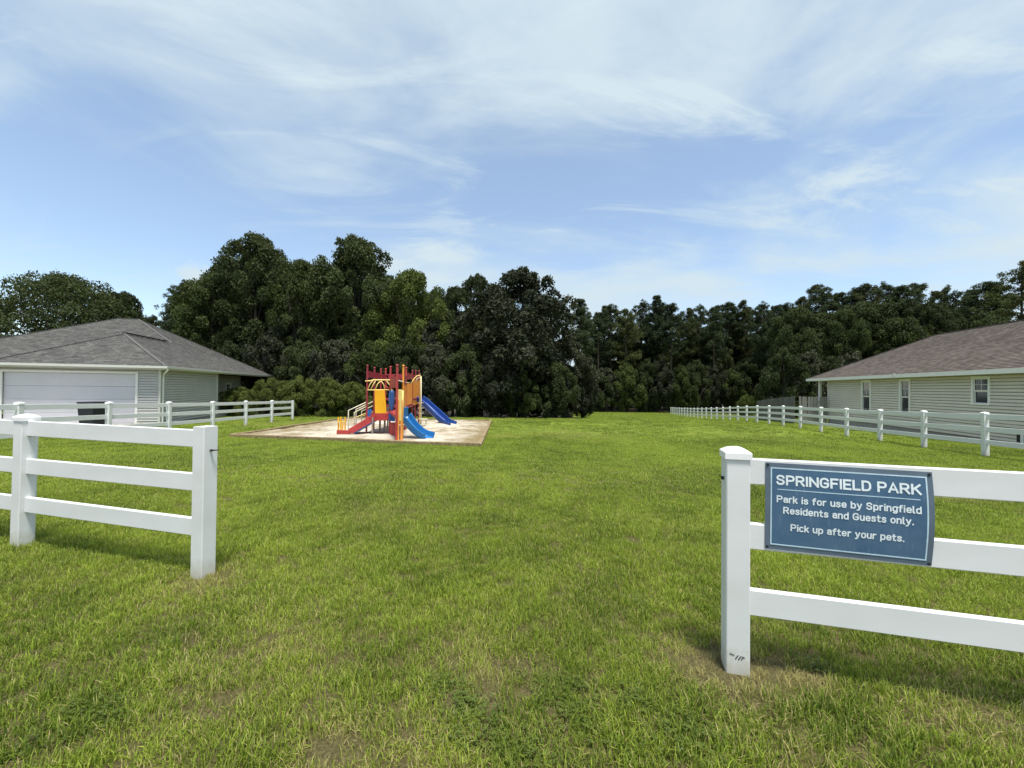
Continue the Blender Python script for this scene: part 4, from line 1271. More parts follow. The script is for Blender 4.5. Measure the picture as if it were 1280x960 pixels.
def slide(path, width, mt, side_h=.17):
    """open trough swept along the path"""
    pts = []
    P_ = [Vector(p) for p in path]
    for i in range(len(P_) - 1):                     # Catmull-Rom
        p0_, p1_, p2_, p3_ = P_[max(i - 1, 0)], P_[i], P_[i + 1], P_[min(i + 2, len(P_) - 1)]
        for k in range(6):
            t_ = k / 6
            pts.append(0.5 * ((2 * p1_) + (p2_ - p0_) * t_ + (2 * p0_ - 5 * p1_ + 4 * p2_ - p3_) * t_ ** 2 + (3 * p1_ - p0_ - 3 * p2_ + p3_) * t_ ** 3))
    pts.append(P_[-1])
    w = width / 2
    prof = [(-w - .05, side_h - .03), (-w - .05, side_h + .02), (-w, side_h + .02), (-w + .02, .05), (-w + .08, 0), (0, -.015), (w - .08, 0), (w - .02, .05), (w, side_h + .02), (w + .05, side_h + .02), (w + .05, side_h - .03), (w + .015, .02), (w - .06, -.05), (0, -.06), (-w + .06, -.05), (-w - .015, .02)]
    n = len(prof); mb = MB()
    for i, p in enumerate(pts):
        d = (pts[min(i + 1, len(pts) - 1)] - pts[max(i - 1, 0)]).normalized()
        s_ = d.cross(Vector((0, 0, 1))).normalized(); u_ = s_.cross(d)
        for (x, z) in prof: mb.v.append(tuple(p + s_ * x + u_ * z))
    for i in range(len(pts) - 1):
        for k in range(n):
            k2 = (k + 1) % n
            mb.f.append((i * n + k, i * n + k2, (i + 1) * n + k2, (i + 1) * n + k))
    mb.f.append(tuple(range(n))[::-1]); mb.f.append(tuple((len(pts) - 1) * n + k for k in range(n)))
    return mb.build('slide', M[mt], pg, smooth=False)


s1 = slide([survey(503.5, 522.0, 15.3), survey(507, 526, 15.25), survey(514, 534.5, 15.2), survey(522, 542, 15.15), survey(530, 546.5, 15.1), survey(536.5, 548.6, 15.0)], .50, 'slide', .20)
s1['label'] = 'shorter bright blue slide in front'
s2 = slide([survey(523, 500, 22.2), survey(530, 505.5, 22.0), survey(541, 515.5, 21.7), survey(550, 524, 21.4), survey(557, 530, 21.2), survey(566, 533.5, 21.0)], .50, 'slide_d', .24)
s2['label'] = 'longer dark blue slide at the back'
for sp, u, v, Y in ((s1, 526, 545, 15.1), (s2, 552, 527, 21.4)):
    q_ = survey(u, v, Y); b_ = gpt(q_.x, q_.y); mb = MB(); mb.tube([b_ + Vector((0, 0, -.08)), q_], .03, 8); mb.build('slide_leg', M['steel'], pg)
# slide hoods / side ears at the top of the front slide
mb = MB(); q_ = survey(507.5, 516, 15.6); mb.obox(q_, (.03, 0, 0), (0, .25, 0), (0, 0, .22)); mb.build('slide_ear', M['slide'], pg, bevel=.03)
# left ramp with side walls and cream handrails
def ramp_side(Y0, Y1, o=0.0):
    return [survey(462.5, 525.2, Y0), survey(437, 541.5, Y1)]
for (Ya, Yb, nm) in ((16.5, 16.2, 'ramp_side'), (17.3, 17.0, 'ramp_side')):
    p, q = survey(462.5, 524.6, 16.5), survey(437.5, 539.5, 16.2)
    dY = Ya - 16.5
    p = p + Vector((-.04 * dY, dY, 0)); q = q + Vector((-.04 * dY, dY, 0))
    mb = MB(); mb.bar(p, q, .05, .24); mb.build(nm, M['pg_red'], pg, bevel=.01)
p, q = survey(462.5, 524.6, 16.5) + Vector((0, .4, -.06)), survey(437.5, 539.5, 16.2) + Vector((0, .4, -.06))
mb = MB(); mb.bar(p, q, .76, .05); mb.build('ramp_deck', M['pg_blue'], pg)
p, q = survey(437.5, 541.8, 16.2), survey(421.5, 542.2, 16.3)
b_ = gpt(p.x, p.y); mb = MB(); mb.bar(Vector((p.x, p.y, b_.z + .10)), Vector((q.x, q.y, gz(q.x, q.y) + .10)), .10, .20); mb.build('entry_step', M['pg_red'], pg, bevel=.01)
for dY in (0.0, .8):
    off = Vector((-.02, dY, 0))
    lo, hi = survey(436.3, 513, 16.2) + off, survey(458, 503, 16.6) + off
    bl, bh = survey(436.3, 533, 16.2) + off, survey(458, 524, 16.6) + off
    mb = MB(); mb.tube([Vector((lo.x, lo.y, gz(lo.x, lo.y) - .05)), lo, hi], .022, 8); mb.build('handrail', M['pg_cream'], pg, smooth=True)
    m0, m1 = survey(443.5, 515.5, 16.3) + off, survey(458, 508.5, 16.6) + off
    mb = MB(); mb.tube([survey(443.5, 531, 16.3) + off, m0, m1], .018, 8); mb.build('handrail', M['pg_cream'], pg, smooth=True)
    mb = MB(); mb.tube([survey(442, 523, 16.3) + off, survey(458, 516.5, 16.6) + off], .016, 8); mb.build('handrail', M['pg_pale'], pg, smooth=True)
plate('blue_guard', 'pg_blue', [(457.5, 513), (458, 524), (465, 521), (464.5, 511)], .04, .02)

# small yellow balance bars left of the ramp
yb = gbase(426.5, 17.0)
yr = empty('balance_bars', yb, 'small yellow bar stand on the sand left of the red ramp', 'play bars')
for u, Y, vt in ((422.8, 17.0, 521.5), (425.8, 16.7, 521), (428.2, 17.3, 526), (431.2, 16.9, 521.5)):
    b_ = gbase(u, Y); tp = survey(u, vt, Y)
    mb = MB(); mb.tube([b_ + Vector((0, 0, -.08)), Vector((b_.x, b_.y, tp.z))], .034, 8); mb.build('upright', M['pg_yellow'], yr)
for (u0, Y0, u1, Y1, v) in ((422.8, 17.0, 425.8, 16.7, 528), (425.8, 16.7, 431.2, 16.9, 527.5), (422.8, 17, 428.2, 17.3, 533)):
    mb = MB(); mb.tube([survey(u0, v, Y0), survey(u1, v, Y1)], .022, 8); mb.build('crossbar', M['pg_pale'], yr)
# ------------------------------------------------------------------ trees and shrubs


def leaf_mesh(name, mt, C_, R_, per, Ll, Wl, seed, up=0.35, shell=0.55, flat=1.0):
    """many small leaf faces spread over clumps with centres C_ and radii R_"""
    rg = np.random.default_rng(seed)
    C_ = np.asarray(C_, float); R_ = np.asarray(R_, float)
    per = np.maximum(8, (per * (R_ / R_.mean()) ** 2).astype(int))
    idx = np.repeat(np.arange(len(C_)), per); n = len(idx)
    d = rg.normal(size=(n, 3)); d /= np.linalg.norm(d, axis=1)[:, None]
    d[:, 2] = np.where((d[:, 2] < -0.3) & (rg.random(n) < .6), -d[:, 2], d[:, 2])
    rad = R_[idx] * (shell + (1 - shell) * rg.random(n) ** .6) * rg.normal(1, .10, n)
    off = d * rad[:, None]; off[:, 2] *= flat
    P_ = C_[idx] + off
    nn = d * .8 + rg.normal(size=(n, 3)) * .75; nn[:, 2] += up; nn /= np.linalg.norm(nn, axis=1)[:, None]
    tt = np.cross(nn, rg.normal(size=(n, 3))); tt /= np.linalg.norm(tt, axis=1)[:, None]
    bb = np.cross(nn, tt)
    sz = rg.uniform(.7, 1.3, n)[:, None]
    a_ = tt * (Ll / 2) * sz; b_ = bb * (Wl / 2) * sz
    V = np.empty((n, 4, 3)); V[:, 0] = P_ - a_; V[:, 1] = P_ - b_ + a_ * .15; V[:, 2] = P_ + a_ - nn * Ll * .12 * sz; V[:, 3] = P_ + b_ + a_ * .15
    me = bpy.data.meshes.new(name)
    me.vertices.add(n * 4); me.vertices.foreach_set('co', V.reshape(-1).astype(np.float32))
    me.loops.add(n * 4); me.loops.foreach_set('vertex_index', np.arange(n * 4, dtype=np.int32))
    me.polygons.add(n); me.polygons.foreach_set('loop_start', np.arange(0, n * 4, 4, dtype=np.int32))
    me.update()
    cl = rg.random(len(C_))
    lv = (cl[idx] * .42 + rg.random(n) * .38).astype(np.float32)
    at_ = me.attributes.new('leafv', 'FLOAT', 'FACE'); at_.data.foreach_set('value', lv)
    me.materials.append(mt)
    return me


def limb_mesh(name, mt, trunk, limbs, n=7):
    mb = MB(); mb.tube(*trunk, n=9)
    for l_ in limbs: mb.tube(*l_, n=n)
    return mb.mesh(name, mt, True)


def broad_variant(seed, mt, H_=12.0, R=4.6, z0=2.0, lobes=85, per=210, Ll=.34, Wl=.19, top=.55, bark='bark_g', lumpy=1.0):
    rg = np.random.default_rng(seed)
    Cs, Rs = [], []
    ph = rg.uniform(0, 6.3, 4)
    for k in range(lobes):
        f = rg.random() ** .85
        z = z0 + (H_ - z0) * f
        pr = max(.08, (math.sin(math.pi * min(1, (f * (1 - top) / 1.0 + top * f ** 1.6) * .93 + .07) )) ** .62)
        th = rg.uniform(0, 2 * math.pi)
        wob = 1 + .18 * lumpy * math.sin(2 * th + ph[0] + f * 5) + .13 * lumpy * math.sin(3 * th + ph[1] - f * 7)
        inner = rg.random() < .28
        rr_ = R * pr * wob * (rg.uniform(.1, .6) if inner else rg.uniform(.72, .98))
        lr = R * rg.uniform(.11, .22) * (.65 + .35 * pr)
        Cs.append((rr_ * math.cos(th), rr_ * math.sin(th), z - lr * .4)); Rs.append(lr)
    for k in range(9):                                        # leading shoots on the outline
        th = rg.uniform(0, 2 * math.pi); rr_ = R * rg.uniform(0, .45)
        Cs.append((rr_ * math.cos(th), rr_ * math.sin(th), H_ - rg.uniform(.1, .9) - (rr_ / R) * 1.2)); Rs.append(R * rg.uniform(.07, .13))
    crown = leaf_mesh('crown', mt, Cs, Rs, per, Ll, Wl, seed + 1)
    tp = [(0, 0, -.3), (.05, .02, H_ * .25), (.12 * rg.normal(), .12 * rg.normal(), H_ * .5), (.2 * rg.normal(), .2 * rg.normal(), H_ * .85)]
    limbs = []
    for k in rg.choice(len(Cs), 22, replace=False):
        c = Cs[k]; zb_ = max(z0 * .6, c[2] * rg.uniform(.35, .6))
        limbs.append(([(0.03, 0.02, zb_), (c[0] * .5, c[1] * .5, (zb_ + c[2]) / 2 + .2), (c[0] * .95, c[1] * .95, c[2])], [.11, .07, .025]))
    return limb_mesh('trunk', M[bark], (tp, [.30, .22, .16, .05]), limbs), crown, H_, R


def pine_variant(seed, mt, H_=22.0, z0=.46, spread=3.0, per=70):
    rg = np.random.default_rng(seed)
    Cs, Rs, limbs = [], [], []
    z = z0 * H_
    lean = rg.normal(0, .25, 2)
    def tx(zz): return lean * (zz / H_) ** 1.5
    while z < H_ * .985:
        f = (z / H_ - z0) / (1 - z0)
        prof = (min(1, .45 + 1.6 * f) if f < .35 else 1.0) * (1 - (max(0, f - .3) / .7) ** 1.7) ** .75
        for k in range(rg.integers(4, 7)):
            th = rg.uniform(0, 2 * math.pi); ln_ = spread * prof * rg.uniform(.55, 1.12) + .25
            if rg.random() < .12: continue
            rise = ln_ * rg.uniform(-.05, .35)
            e = np.array([math.cos(th) * ln_, math.sin(th) * ln_, rise])
            b_ = np.array([*tx(z), z])
            limbs.append(([tuple(b_), tuple(b_ + e * .55 - np.array([0, 0, .08])), tuple(b_ + e)], [.055, .035, .012]))
            for q in (.3, .55, .8, 1.0):
                if q < .5 and rg.random() < .4: continue
                j = rg.normal(0, .25, 3) * (.4 + ln_ * .2)
                Cs.append(tuple(b_ + e * q + j + np.array([0, 0, .15]))); Rs.append(rg.uniform(.38, .72) * (.7 + .3 * prof))
        z += rg.uniform(.55, .95)
    Cs.append((*tx(H_), H_ - .3)); Rs.append(.5)
    crown = leaf_mesh('crown', mt, Cs, Rs, per, .34, .09, seed + 1, up=.1, shell=.2, flat=.95)
    tp = [(0, 0, -.4)] + [(*tx(H_ * q), H_ * q) for q in (.3, .6, .85, .98)]
    return limb_mesh('trunk', M['bark'], (tp, [.24, .19, .14, .08, .03]), limbs, 5), crown, H_, spread


V = {}
V['oak1'] = broad_variant(101, M['leaf_dark'], 15, 5.0, 3.0, 175, 230, .24, .15, top=1.0)
V['oak2'] = broad_variant(103, M['leaf_mid'], 15, 5.2, 3.4, 170, 230, .24, .15)
V['oak3'] = broad_variant(105, M['leaf_lite'], 13, 4.6, 2.4, 160, 220, .23, .14)
V['oak4'] = broad_variant(107, M['leaf_dark'], 14, 4.6, 2.0, 175, 230, .24, .15, top=.9, lumpy=1.2)
V['mag1'] = broad_variant(111, M['leaf_mag'], 12.5, 4.7, .7, 190, 210, Ll=.28, Wl=.16, top=.35)
V['mag2'] = broad_variant(113, M['leaf_mag'], 9, 4.2, .4, 140, 210, Ll=.27, Wl=.15, top=.3)
V['spread'] = broad_variant(115, M['leaf_dark'], 11, 7.5, 2.0, 210, 230, Ll=.28, Wl=.13, top=.3, lumpy=.6)
V['under1'] = broad_variant(121, M['leaf_dark'], 6, 3.2, .3, 95, 190, Ll=.23, Wl=.13, top=.3)
V['under2'] = broad_variant(123, M['leaf_mag'], 6, 3.0, .3, 95, 190, Ll=.23, Wl=.13, top=.2)
V['under3'] = broad_variant(125, M['leaf_mid'], 6, 3.4, .3, 95, 190, Ll=.23, Wl=.13, top=.4)
V['hedge1'] = broad_variant(131, M['leaf_hedge'], 2.6, 1.7, .1, 110, 190, Ll=.12, Wl=.05, top=.1)
V['hedge2'] = broad_variant(133, M['leaf_hedge'], 2.4, 1.8, .1, 110, 190, Ll=.12, Wl=.05, top=.1)
V['pine1'] = pine_variant(141, M['needle'], 22, .45, 3.0)
V['pine2'] = pine_variant(143, M['needle'], 23, .52, 2.7)
V['pine3'] = pine_variant(145, M['needle_w'], 21, .40, 3.2)
V['pine4'] = pine_variant(147, M['needle'], 22, .36, 3.3)


def plant(name, kind, u, Y, vtop, wpx, label, cat='tree', group=None, rz=None):
    tr_, cr_, H_, R = V[kind]
    p = survey(u, 500, Y); b_ = gpt(p.x, p.y, -.05)
    h_ = survey(u, vtop, Y).z - b_.z
    rg = random.Random(int(u * 13 + Y * 7))
    w_ = wpx * Y / F_PX / 2 / R
    o = empty(name, b_, label, cat, group)
    o.rotation_euler = (0, 0, rg.uniform(0, 6.28) if rz is None else rz)
    o.scale = (w_, w_, h_ / H_)
    link('trunk', tr_, o); link('crown', cr_, o)
    return o


G1, G2, G3 = 'trees of the wood behind the playground', 'pines beyond the far end of the lawn', 'trees behind the tan house'
for a in (
    ('oak_tree', 'spread', 78, 47, 348, 172, 'wide round topped tree rising behind the grey garage roof at the left edge'),
    ('oak_tree', 'oak4', 150, 50, 366, 66, 'smaller round tree right behind the peak of the grey roof'),
    ('pine_tree', 'pine4', 224, 46, 350, 44, 'slim tree at the left end of the wood, beside the gap of sky'),
    ('oak_tree', 'oak2', 262, 43, 347, 95, 'broad green tree above the right slope of the grey roof'),
    ('oak_tree', 'oak1', 316, 45, 297, 112, 'tallest round topped tree at the left of the wood'),
    ('oak_tree', 'oak2', 376, 42.5, 328, 88, 'green tree filling the dip between the two tallest crowns'),
    ('oak_tree', 'oak4', 443, 44, 299, 112, 'tall dark tree directly behind and left of the playground'),
    ('oak_tree', 'oak3', 513, 41.5, 340, 92, 'yellow green tree directly behind the playground'),
    ('oak_tree', 'oak1', 566, 45, 360, 66, 'dark green tree between the yellow green tree and the big dark evergreen'),
    ('oak_tree', 'oak4', 594, 47, 345, 62, 'dark narrow tree just left of the big dark evergreen'),
    ('magnolia_tree', 'mag1', 651, 39.5, 339, 128, 'big dark evergreen with leaves down to the lawn at mid picture'),
    ('magnolia_tree', 'mag2', 706, 41.5, 425, 74, 'low dark evergreen on the right flank of the big one'),
    ('pine_tree', 'pine1', 722, 66, 377, 44, 'single pine standing just right of the big dark evergreen'),
):
    plant(*a, group=None)
for i, (k, u, Y, vt, w) in enumerate((('oak1', 240, 53, 375, 80), ('oak4', 290, 54, 330, 90), ('oak2', 345, 55, 330, 90), ('oak1', 405, 54, 338, 90), ('oak4', 475, 55, 345, 95),
                                      ('oak2', 540, 55, 366, 80), ('oak1', 442, 50, 316, 96), ('oak2', 318, 51, 318, 96), ('oak1', 500, 49, 352, 80), ('oak1', 620, 54, 362, 90), ('oak4', 675, 52, 372, 70))):
    plant('oak_tree', k, u, Y, vt, w, 'dark tree deep in the wood behind the playground, its crown showing between nearer ones', group=G1)
for i, (k, u, Y, vt, w) in enumerate((('under1', 285, 38.5, 428, 62), ('under2', 332, 39, 420, 64), ('under1', 378, 38, 428, 60), ('under2', 420, 37.6, 425, 62), ('under3', 462, 37.4, 430, 60),
                                      ('under1', 505, 37.2, 425, 62), ('under2', 545, 37.4, 430, 62), ('under1', 583, 37, 432, 62), ('under2', 614, 36.6, 442, 54), ('under1', 690, 37.8, 452, 60), ('under3', 652, 36.6, 468, 50), ('under2', 728, 41.5, 470, 36),
                                      ('under2', 250, 42, 425, 60), ('under1', 300, 43, 400, 70), ('under2', 355, 43, 395, 75), ('under1', 400, 42, 400, 70), ('under2', 545, 42, 400, 70), ('under1', 590, 42, 405, 70))):
    fr_ = sorted([285, 332, 378, 420, 462, 505, 545, 583, 614, 690, 652, 728])
    lb = 'dark leafy shrub deeper in the wood, behind the row at its near edge'
    if i < 12: lb = 'dark shrub at the near edge of the wood, %s of its row' % (['leftmost', 'second', 'third', 'fourth', 'fifth', 'sixth', 'seventh', 'eighth', 'ninth', 'tenth', 'eleventh', 'rightmost'][fr_.index(u)])
    plant('understory_shrub', k, u, Y, vt, w, lb, 'shrub', 'understory along the near edge of the wood')
for i, (k, u, Y, vt, w, lb) in enumerate((('hedge1', 298, 30.0, 484, 46, 'low green shrub by the side wall of the grey house'), ('hedge2', 338, 31.2, 474, 46, 'light green shrub at the end of the white fence, leftmost of the hedge'),
                                     ('hedge1', 372, 31.6, 470, 52, 'tallest light green shrub of the hedge behind the white fence end'), ('hedge2', 408, 31.8, 474, 50, 'light green shrub in the middle of the hedge left of the playground'),
                                     ('hedge1', 440, 32.2, 478, 46, 'light green shrub of the hedge nearest the playground'))):
    plant('hedge_shrub', k, u, Y, vt, w, lb, 'shrub')
plant('hedge_shrub', 'hedge2', 934, 60, 494, 22, 'small pale green bush at the end of the grey board fence', 'shrub')
# far pines and their understory
rg = random.Random(21)
pk = ['pine1', 'pine2', 'pine3', 'pine4']
u = 748
fp = [(748, 392), (764, 381), (783, 386), (800, 375), (822, 372), (838, 380), (858, 385), (876, 380), (893, 386), (912, 378), (930, 376), (950, 377), (968, 384), (985, 379), (1003, 372)]
ORD = ['leftmost', 'second', 'third', 'fourth', 'fifth', 'sixth', 'seventh', 'eighth', 'ninth', 'tenth', 'eleventh', 'twelfth', 'thirteenth', 'fourteenth', 'fifteenth']
for i, (u, vt) in enumerate(fp):
    plant('pine_tree', pk[i % 4], u, 88 + rg.uniform(-3, 6), vt, rg.uniform(32, 42), 'far pine at the lawn end, %s in the front row' % (ORD[i] + (' from left' if i else '')), group=G2)
for i in range(13):
    u = 735 + i * 22 + rg.uniform(-6, 6)
    plant('pine_tree', pk[(i * 3 + 1) % 4], u, 104 + rg.uniform(-4, 8), 388 + rg.uniform(-6, 10), rg.uniform(30, 40), 'dark pine in the hindmost row beyond the far end of the lawn', group=G2)
for i in range(12):
    u = 742 + i * 25 + rg.uniform(-6, 6)
    plant('oak_tree', ['oak4', 'oak2', 'oak1'][i % 3], u, 95 + rg.uniform(-3, 3), 420 + rg.uniform(-10, 12), rg.uniform(40, 52), 'leafy tree below the tall pines at the far end of the lawn', group='leafy trees below the far pines')
for i in range(14):
    u = 738 + i * 22 + rg.uniform(-5, 5)
    plant('understory_shrub', ['under1', 'under2', 'under3'][i % 3], u, 86 + rg.uniform(-1.5, 1.5), 458 + rg.uniform(-10, 8), rg.uniform(34, 44), 'dark shrub at the far end of the lawn, %s%s in its row' % (ORD[i], ' from the left' if i else ''), 'shrub', 'understory along the far end of the lawn')
for i in range(14):
    u = 730 + i * 23 + rg.uniform(-5, 5)
    plant('understory_shrub', ['under2', 'under1'][i % 2], u, 112 + rg.uniform(-3, 3), 452 + rg.uniform(-8, 6), rg.uniform(36, 44), 'dark shrub seen between the trunks of the far pines', 'shrub', 'shrubs under the far pines')
# right wood behind the tan house
rp_ = [(1018, 357), (1030, 356), (1048, 368), (1066, 362), (1084, 354), (1104, 353), (1122, 360), (1143, 354), (1165, 364), (1186, 356), (1208, 366), (1228, 353), (1248, 358)]
for i, (u, vt) in enumerate(rp_):
    plant('pine_tree', pk[(i + 2) % 4], u, 74 - i * 1.2 + rg.uniform(-3, 3), vt, rg.uniform(40, 54), 'tall pine rising behind the brown roof, %s%s' % (ORD[i], ' from the left' if i else ' of its row'), group=G3)
for i in range(11):
    plant('oak_tree', ['oak1', 'oak4', 'oak2'][i % 3], 1000 + i * 27 + rg.uniform(-6, 6), 66 - i + rg.uniform(-2, 2), 392 + rg.uniform(-14, 16), rg.uniform(60, 74), 'leafy tree below the pines behind the brown roof, %s%s' % (ORD[i], ' from the left' if i else ''), group='leafy trees behind the brown roof')
for i in range(7):
    plant('understory_shrub', ['under1', 'under2'][i % 2], 985 + i * 26 + rg.uniform(-5, 5), 58 - i + rg.uniform(-2, 2), 446 + rg.uniform(-10, 8), rg.uniform(46, 58), 'dark shrub between the board fence and the wood, %s%s' % (ORD[i], ' from the left' if i else ''), 'shrub', 'shrubs behind the board fence')
plant('pine_tree', 'pine3', 1276, 47, 326, 62, 'tallest near pine at the right edge above the brown roof')
# ------------------------------------------------------------------ grass (uncountable: one object)
def grass_mat(name, young, old, dry):
    mt = bpy.data.materials.new(name); mt.use_nodes = True
    t = mt.node_tree; t.nodes.clear()
    at = N(t, 'ShaderNodeAttribute', attribute_name='bladev')
    dr_ = N(t, 'ShaderNodeAttribute', attribute_name='dry', attribute_type='INSTANCER')
    tn = N(t, 'ShaderNodeAttribute', attribute_name='tone', attribute_type='INSTANCER')
    rp = N(t, 'ShaderNodeValToRGB')
    ad = N(t, 'ShaderNodeMath', operation='MULTIPLY_ADD'); t.links.new(tn.outputs['Fac'], ad.inputs[0]); ad.inputs[1].default_value = .5; 
    ml = N(t, 'ShaderNodeMath', operation='MULTIPLY'); t.links.new(at.outputs['Fac'], ml.inputs[0]); ml.inputs[1].default_value = .62
    t.links.new(ml.outputs[0], ad.inputs[2]); t.links.new(ad.outputs[0], rp.inputs[0])
    rp.color_ramp.elements[0].position = .15; rp.color_ramp.elements[0].color = (*young, 1)
    rp.color_ramp.elements[1].position = .85; rp.color_ramp.elements[1].color = (*old, 1)
    # a share of the blades is straw; more where the patch is dry
    gt = N(t, 'ShaderNodeMath', operation='LESS_THAN'); t.links.new(at.outputs['Fac'], gt.inputs[0]); t.links.new(dr_.outputs['Fac'], gt.inputs[1])
    mx = N(t, 'ShaderNodeMix', data_type='RGBA'); t.links.new(gt.outputs[0], mx.inputs[0]); t.links.new(rp.outputs[0], mx.inputs[6]); mx.inputs[7].default_value = (*dry, 1)
    di = N(t, 'ShaderNodeBsdfPrincipled'); t.links.new(mx.outputs[2], di.inputs['Base Color']); di.inputs['Roughness'].default_value = .55; di.inputs['Specular IOR Level'].default_value = .25
    tr = N(t, 'ShaderNodeBsdfTranslucent'); t.links.new(mx.outputs[2], tr.inputs[0])
    ms = N(t, 'ShaderNodeMixShader'); ms.inputs[0].default_value = .35
    t.links.new(di.outputs[0], ms.inputs[1]); t.links.new(tr.outputs[0], ms.inputs[2])
    o = N(t, 'ShaderNodeOutputMaterial'); t.links.new(ms.outputs[0], o.inputs[0])
    return mt


M['grass'] = grass_mat('grass_blades', (0.062, 0.115, 0.012), (0.340, 0.425, 0.052), (0.42, 0.37, 0.15))
M['clover'] = grass_mat('weed_leaves', (0.075, 0.110, 0.016), (0.140, 0.180, 0.032), (0.10, 0.14, 0.04))


def tuft(name, seed, rad, n, lmin, lmax, w, mt, spread=.75):
    rg = np.random.default_rng(seed)
    vs, fs, bv = [], [], []
    for k in range(n):
        r_ = rad * math.sqrt(rg.random()); th = rg.uniform(0, 6.283)
        p = np.array([r_ * math.cos(th), r_ * math.sin(th), -.004])
        L_ = rg.uniform(lmin, lmax); a_ = rg.uniform(0, 6.283)
        ln_ = abs(rg.normal(0, spread * .55)) + .12
        dirh = np.array([math.cos(a_), math.sin(a_), 0])
        sd_ = np.array([-math.sin(a_ + rg.normal(0, .5)), math.cos(a_ + rg.normal(0, .5)), 0]) * w / 2 * rg.uniform(.7, 1.3)
        m_ = p + dirh * L_ * .35 * ln_ + np.array([0, 0, L_ * .55 * (1 - .15 * ln_)])
        e_ = p + dirh * L_ * .95 * ln_ + np.array([0, 0, L_ * max(.15, 1 - .42 * ln_)])
        b0 = len(vs)
        vs += [p - sd_, p + sd_, m_ + sd_ * .8, m_ - sd_ * .8, e_]
        fs += [(b0, b0 + 1, b0 + 2, b0 + 3), (b0 + 3, b0 + 2, b0 + 4)]
        v_ = rg.random(); bv += [v_, v_]
    me = bpy.data.meshes.new(name); me.from_pydata([tuple(v) for v in vs], [], fs)
    at_ = me.attributes.new('bladev', 'FLOAT', 'FACE'); at_.data.foreach_set('value', bv)
    me.materials.append(mt)
    return bpy.data.objects.new(name, me)


def clover(name, seed, rad, n, size, mt):
    rg = np.random.default_rng(seed); vs, fs, bv = [], [], []
    for k in range(n):
        r_ = rad * math.sqrt(rg.random()); th = rg.uniform(0, 6.283)
        c = np.array([r_ * math.cos(th), r_ * math.sin(th), rg.uniform(.015, .055)])
        for q in range(3):
            a_ = rg.uniform(0, .5) + q * 2.094; s_ = size * rg.uniform(.7, 1.2)
            d = np.array([math.cos(a_), math.sin(a_), rg.uniform(-.1, .3)]) * s_; sdv = np.array([-math.sin(a_), math.cos(a_), 0]) * s_ * .42
            b0 = len(vs); vs += [c, c + d * .6 - sdv, c + d, c + d * .6 + sdv]; fs.append((b0, b0 + 1, b0 + 2, b0 + 3)); bv.append(rg.random())
    me = bpy.data.meshes.new(name); me.from_pydata([tuple(v) for v in vs], [], fs)
    at_ = me.attributes.new('bladev', 'FLOAT', 'FACE'); at_.data.foreach_set('value', bv)
    me.materials.append(mt)
    return bpy.data.objects.new(name, me)


def scatter(name, protos, P_, rot, scl, vi, dry, tone, label):
    """one object: points that carry copies of the tuft meshes (geometry nodes)"""
    me = bpy.data.meshes.new(name)
    me.vertices.add(len(P_)); me.vertices.foreach_set('co', np.asarray(P_, np.float32).reshape(-1))
    for nm, ty, dat in (('rot', 'FLOAT_VECTOR', rot), ('scl', 'FLOAT', scl), ('vi', 'INT', vi), ('dry', 'FLOAT', dry), ('tone', 'FLOAT', tone)):
        a_ = me.attributes.new(nm, ty, 'POINT')
        if ty == 'FLOAT_VECTOR': a_.data.foreach_set('vector', np.asarray(dat, np.float32).reshape(-1))
        else: a_.data.foreach_set('value', np.asarray(dat, np.int32 if ty == 'INT' else np.float32))
    ob = bpy.data.objects.new(name, me); COL.objects.link(ob)
    ng_ = bpy.data.node_groups.new(name + '_nodes', 'GeometryNodeTree')
    ng_.interface.new_socket('Geometry', in_out='INPUT', socket_type='NodeSocketGeometry')
    ng_.interface.new_socket('Geometry', in_out='OUTPUT', socket_type='NodeSocketGeometry')
    gi = ng_.nodes.new('NodeGroupInput'); go_ = ng_.nodes.new('NodeGroupOutput')
    g2i = ng_.nodes.new('GeometryNodeGeometryToInstance')
    for p in reversed(protos):
        oi = ng_.nodes.new('GeometryNodeObjectInfo'); oi.inputs['Object'].default_value = p; oi.inputs['As Instance'].default_value = False
        ng_.links.new(oi.outputs['Geometry'], g2i.inputs[0])
    iop = ng_.nodes.new('GeometryNodeInstanceOnPoints')
    ng_.links.new(gi.outputs[0], iop.inputs['Points']); ng_.links.new(g2i.outputs[0], iop.inputs['Instance'])
    iop.inputs['Pick Instance'].default_value = True
    def attr(nm, ty):
        n_ = ng_.nodes.new('GeometryNodeInputNamedAttribute'); n_.data_type = ty; n_.inputs['Name'].default_value = nm; return n_.outputs[0]
    ng_.links.new(attr('vi', 'INT'), iop.inputs['Instance Index'])
    er = ng_.nodes.new('FunctionNodeEulerToRotation'); ng_.links.new(attr('rot', 'FLOAT_VECTOR'), er.inputs[0]); ng_.links.new(er.outputs[0], iop.inputs['Rotation'])
    ng_.links.new(attr('scl', 'FLOAT'), iop.inputs['Scale'])
    ng_.links.new(iop.outputs[0], go_.inputs[0])
    md = ob.modifiers.new('scatter', 'NODES'); md.node_group = ng_
    me.materials.append(M['grass'])
    return tag(ob, label, kind='stuff')


def ground_h(x, y):
    dz = 0.012 * mnoise.noise(Vector((x * 0.5, y * 0.5, 0))) + 0.03 * mnoise.noise(Vector((x * 0.12, y * 0.12, 3)))
    if y < 5: dz *= 0.4
    return gz(x, y) + dz - 0.01


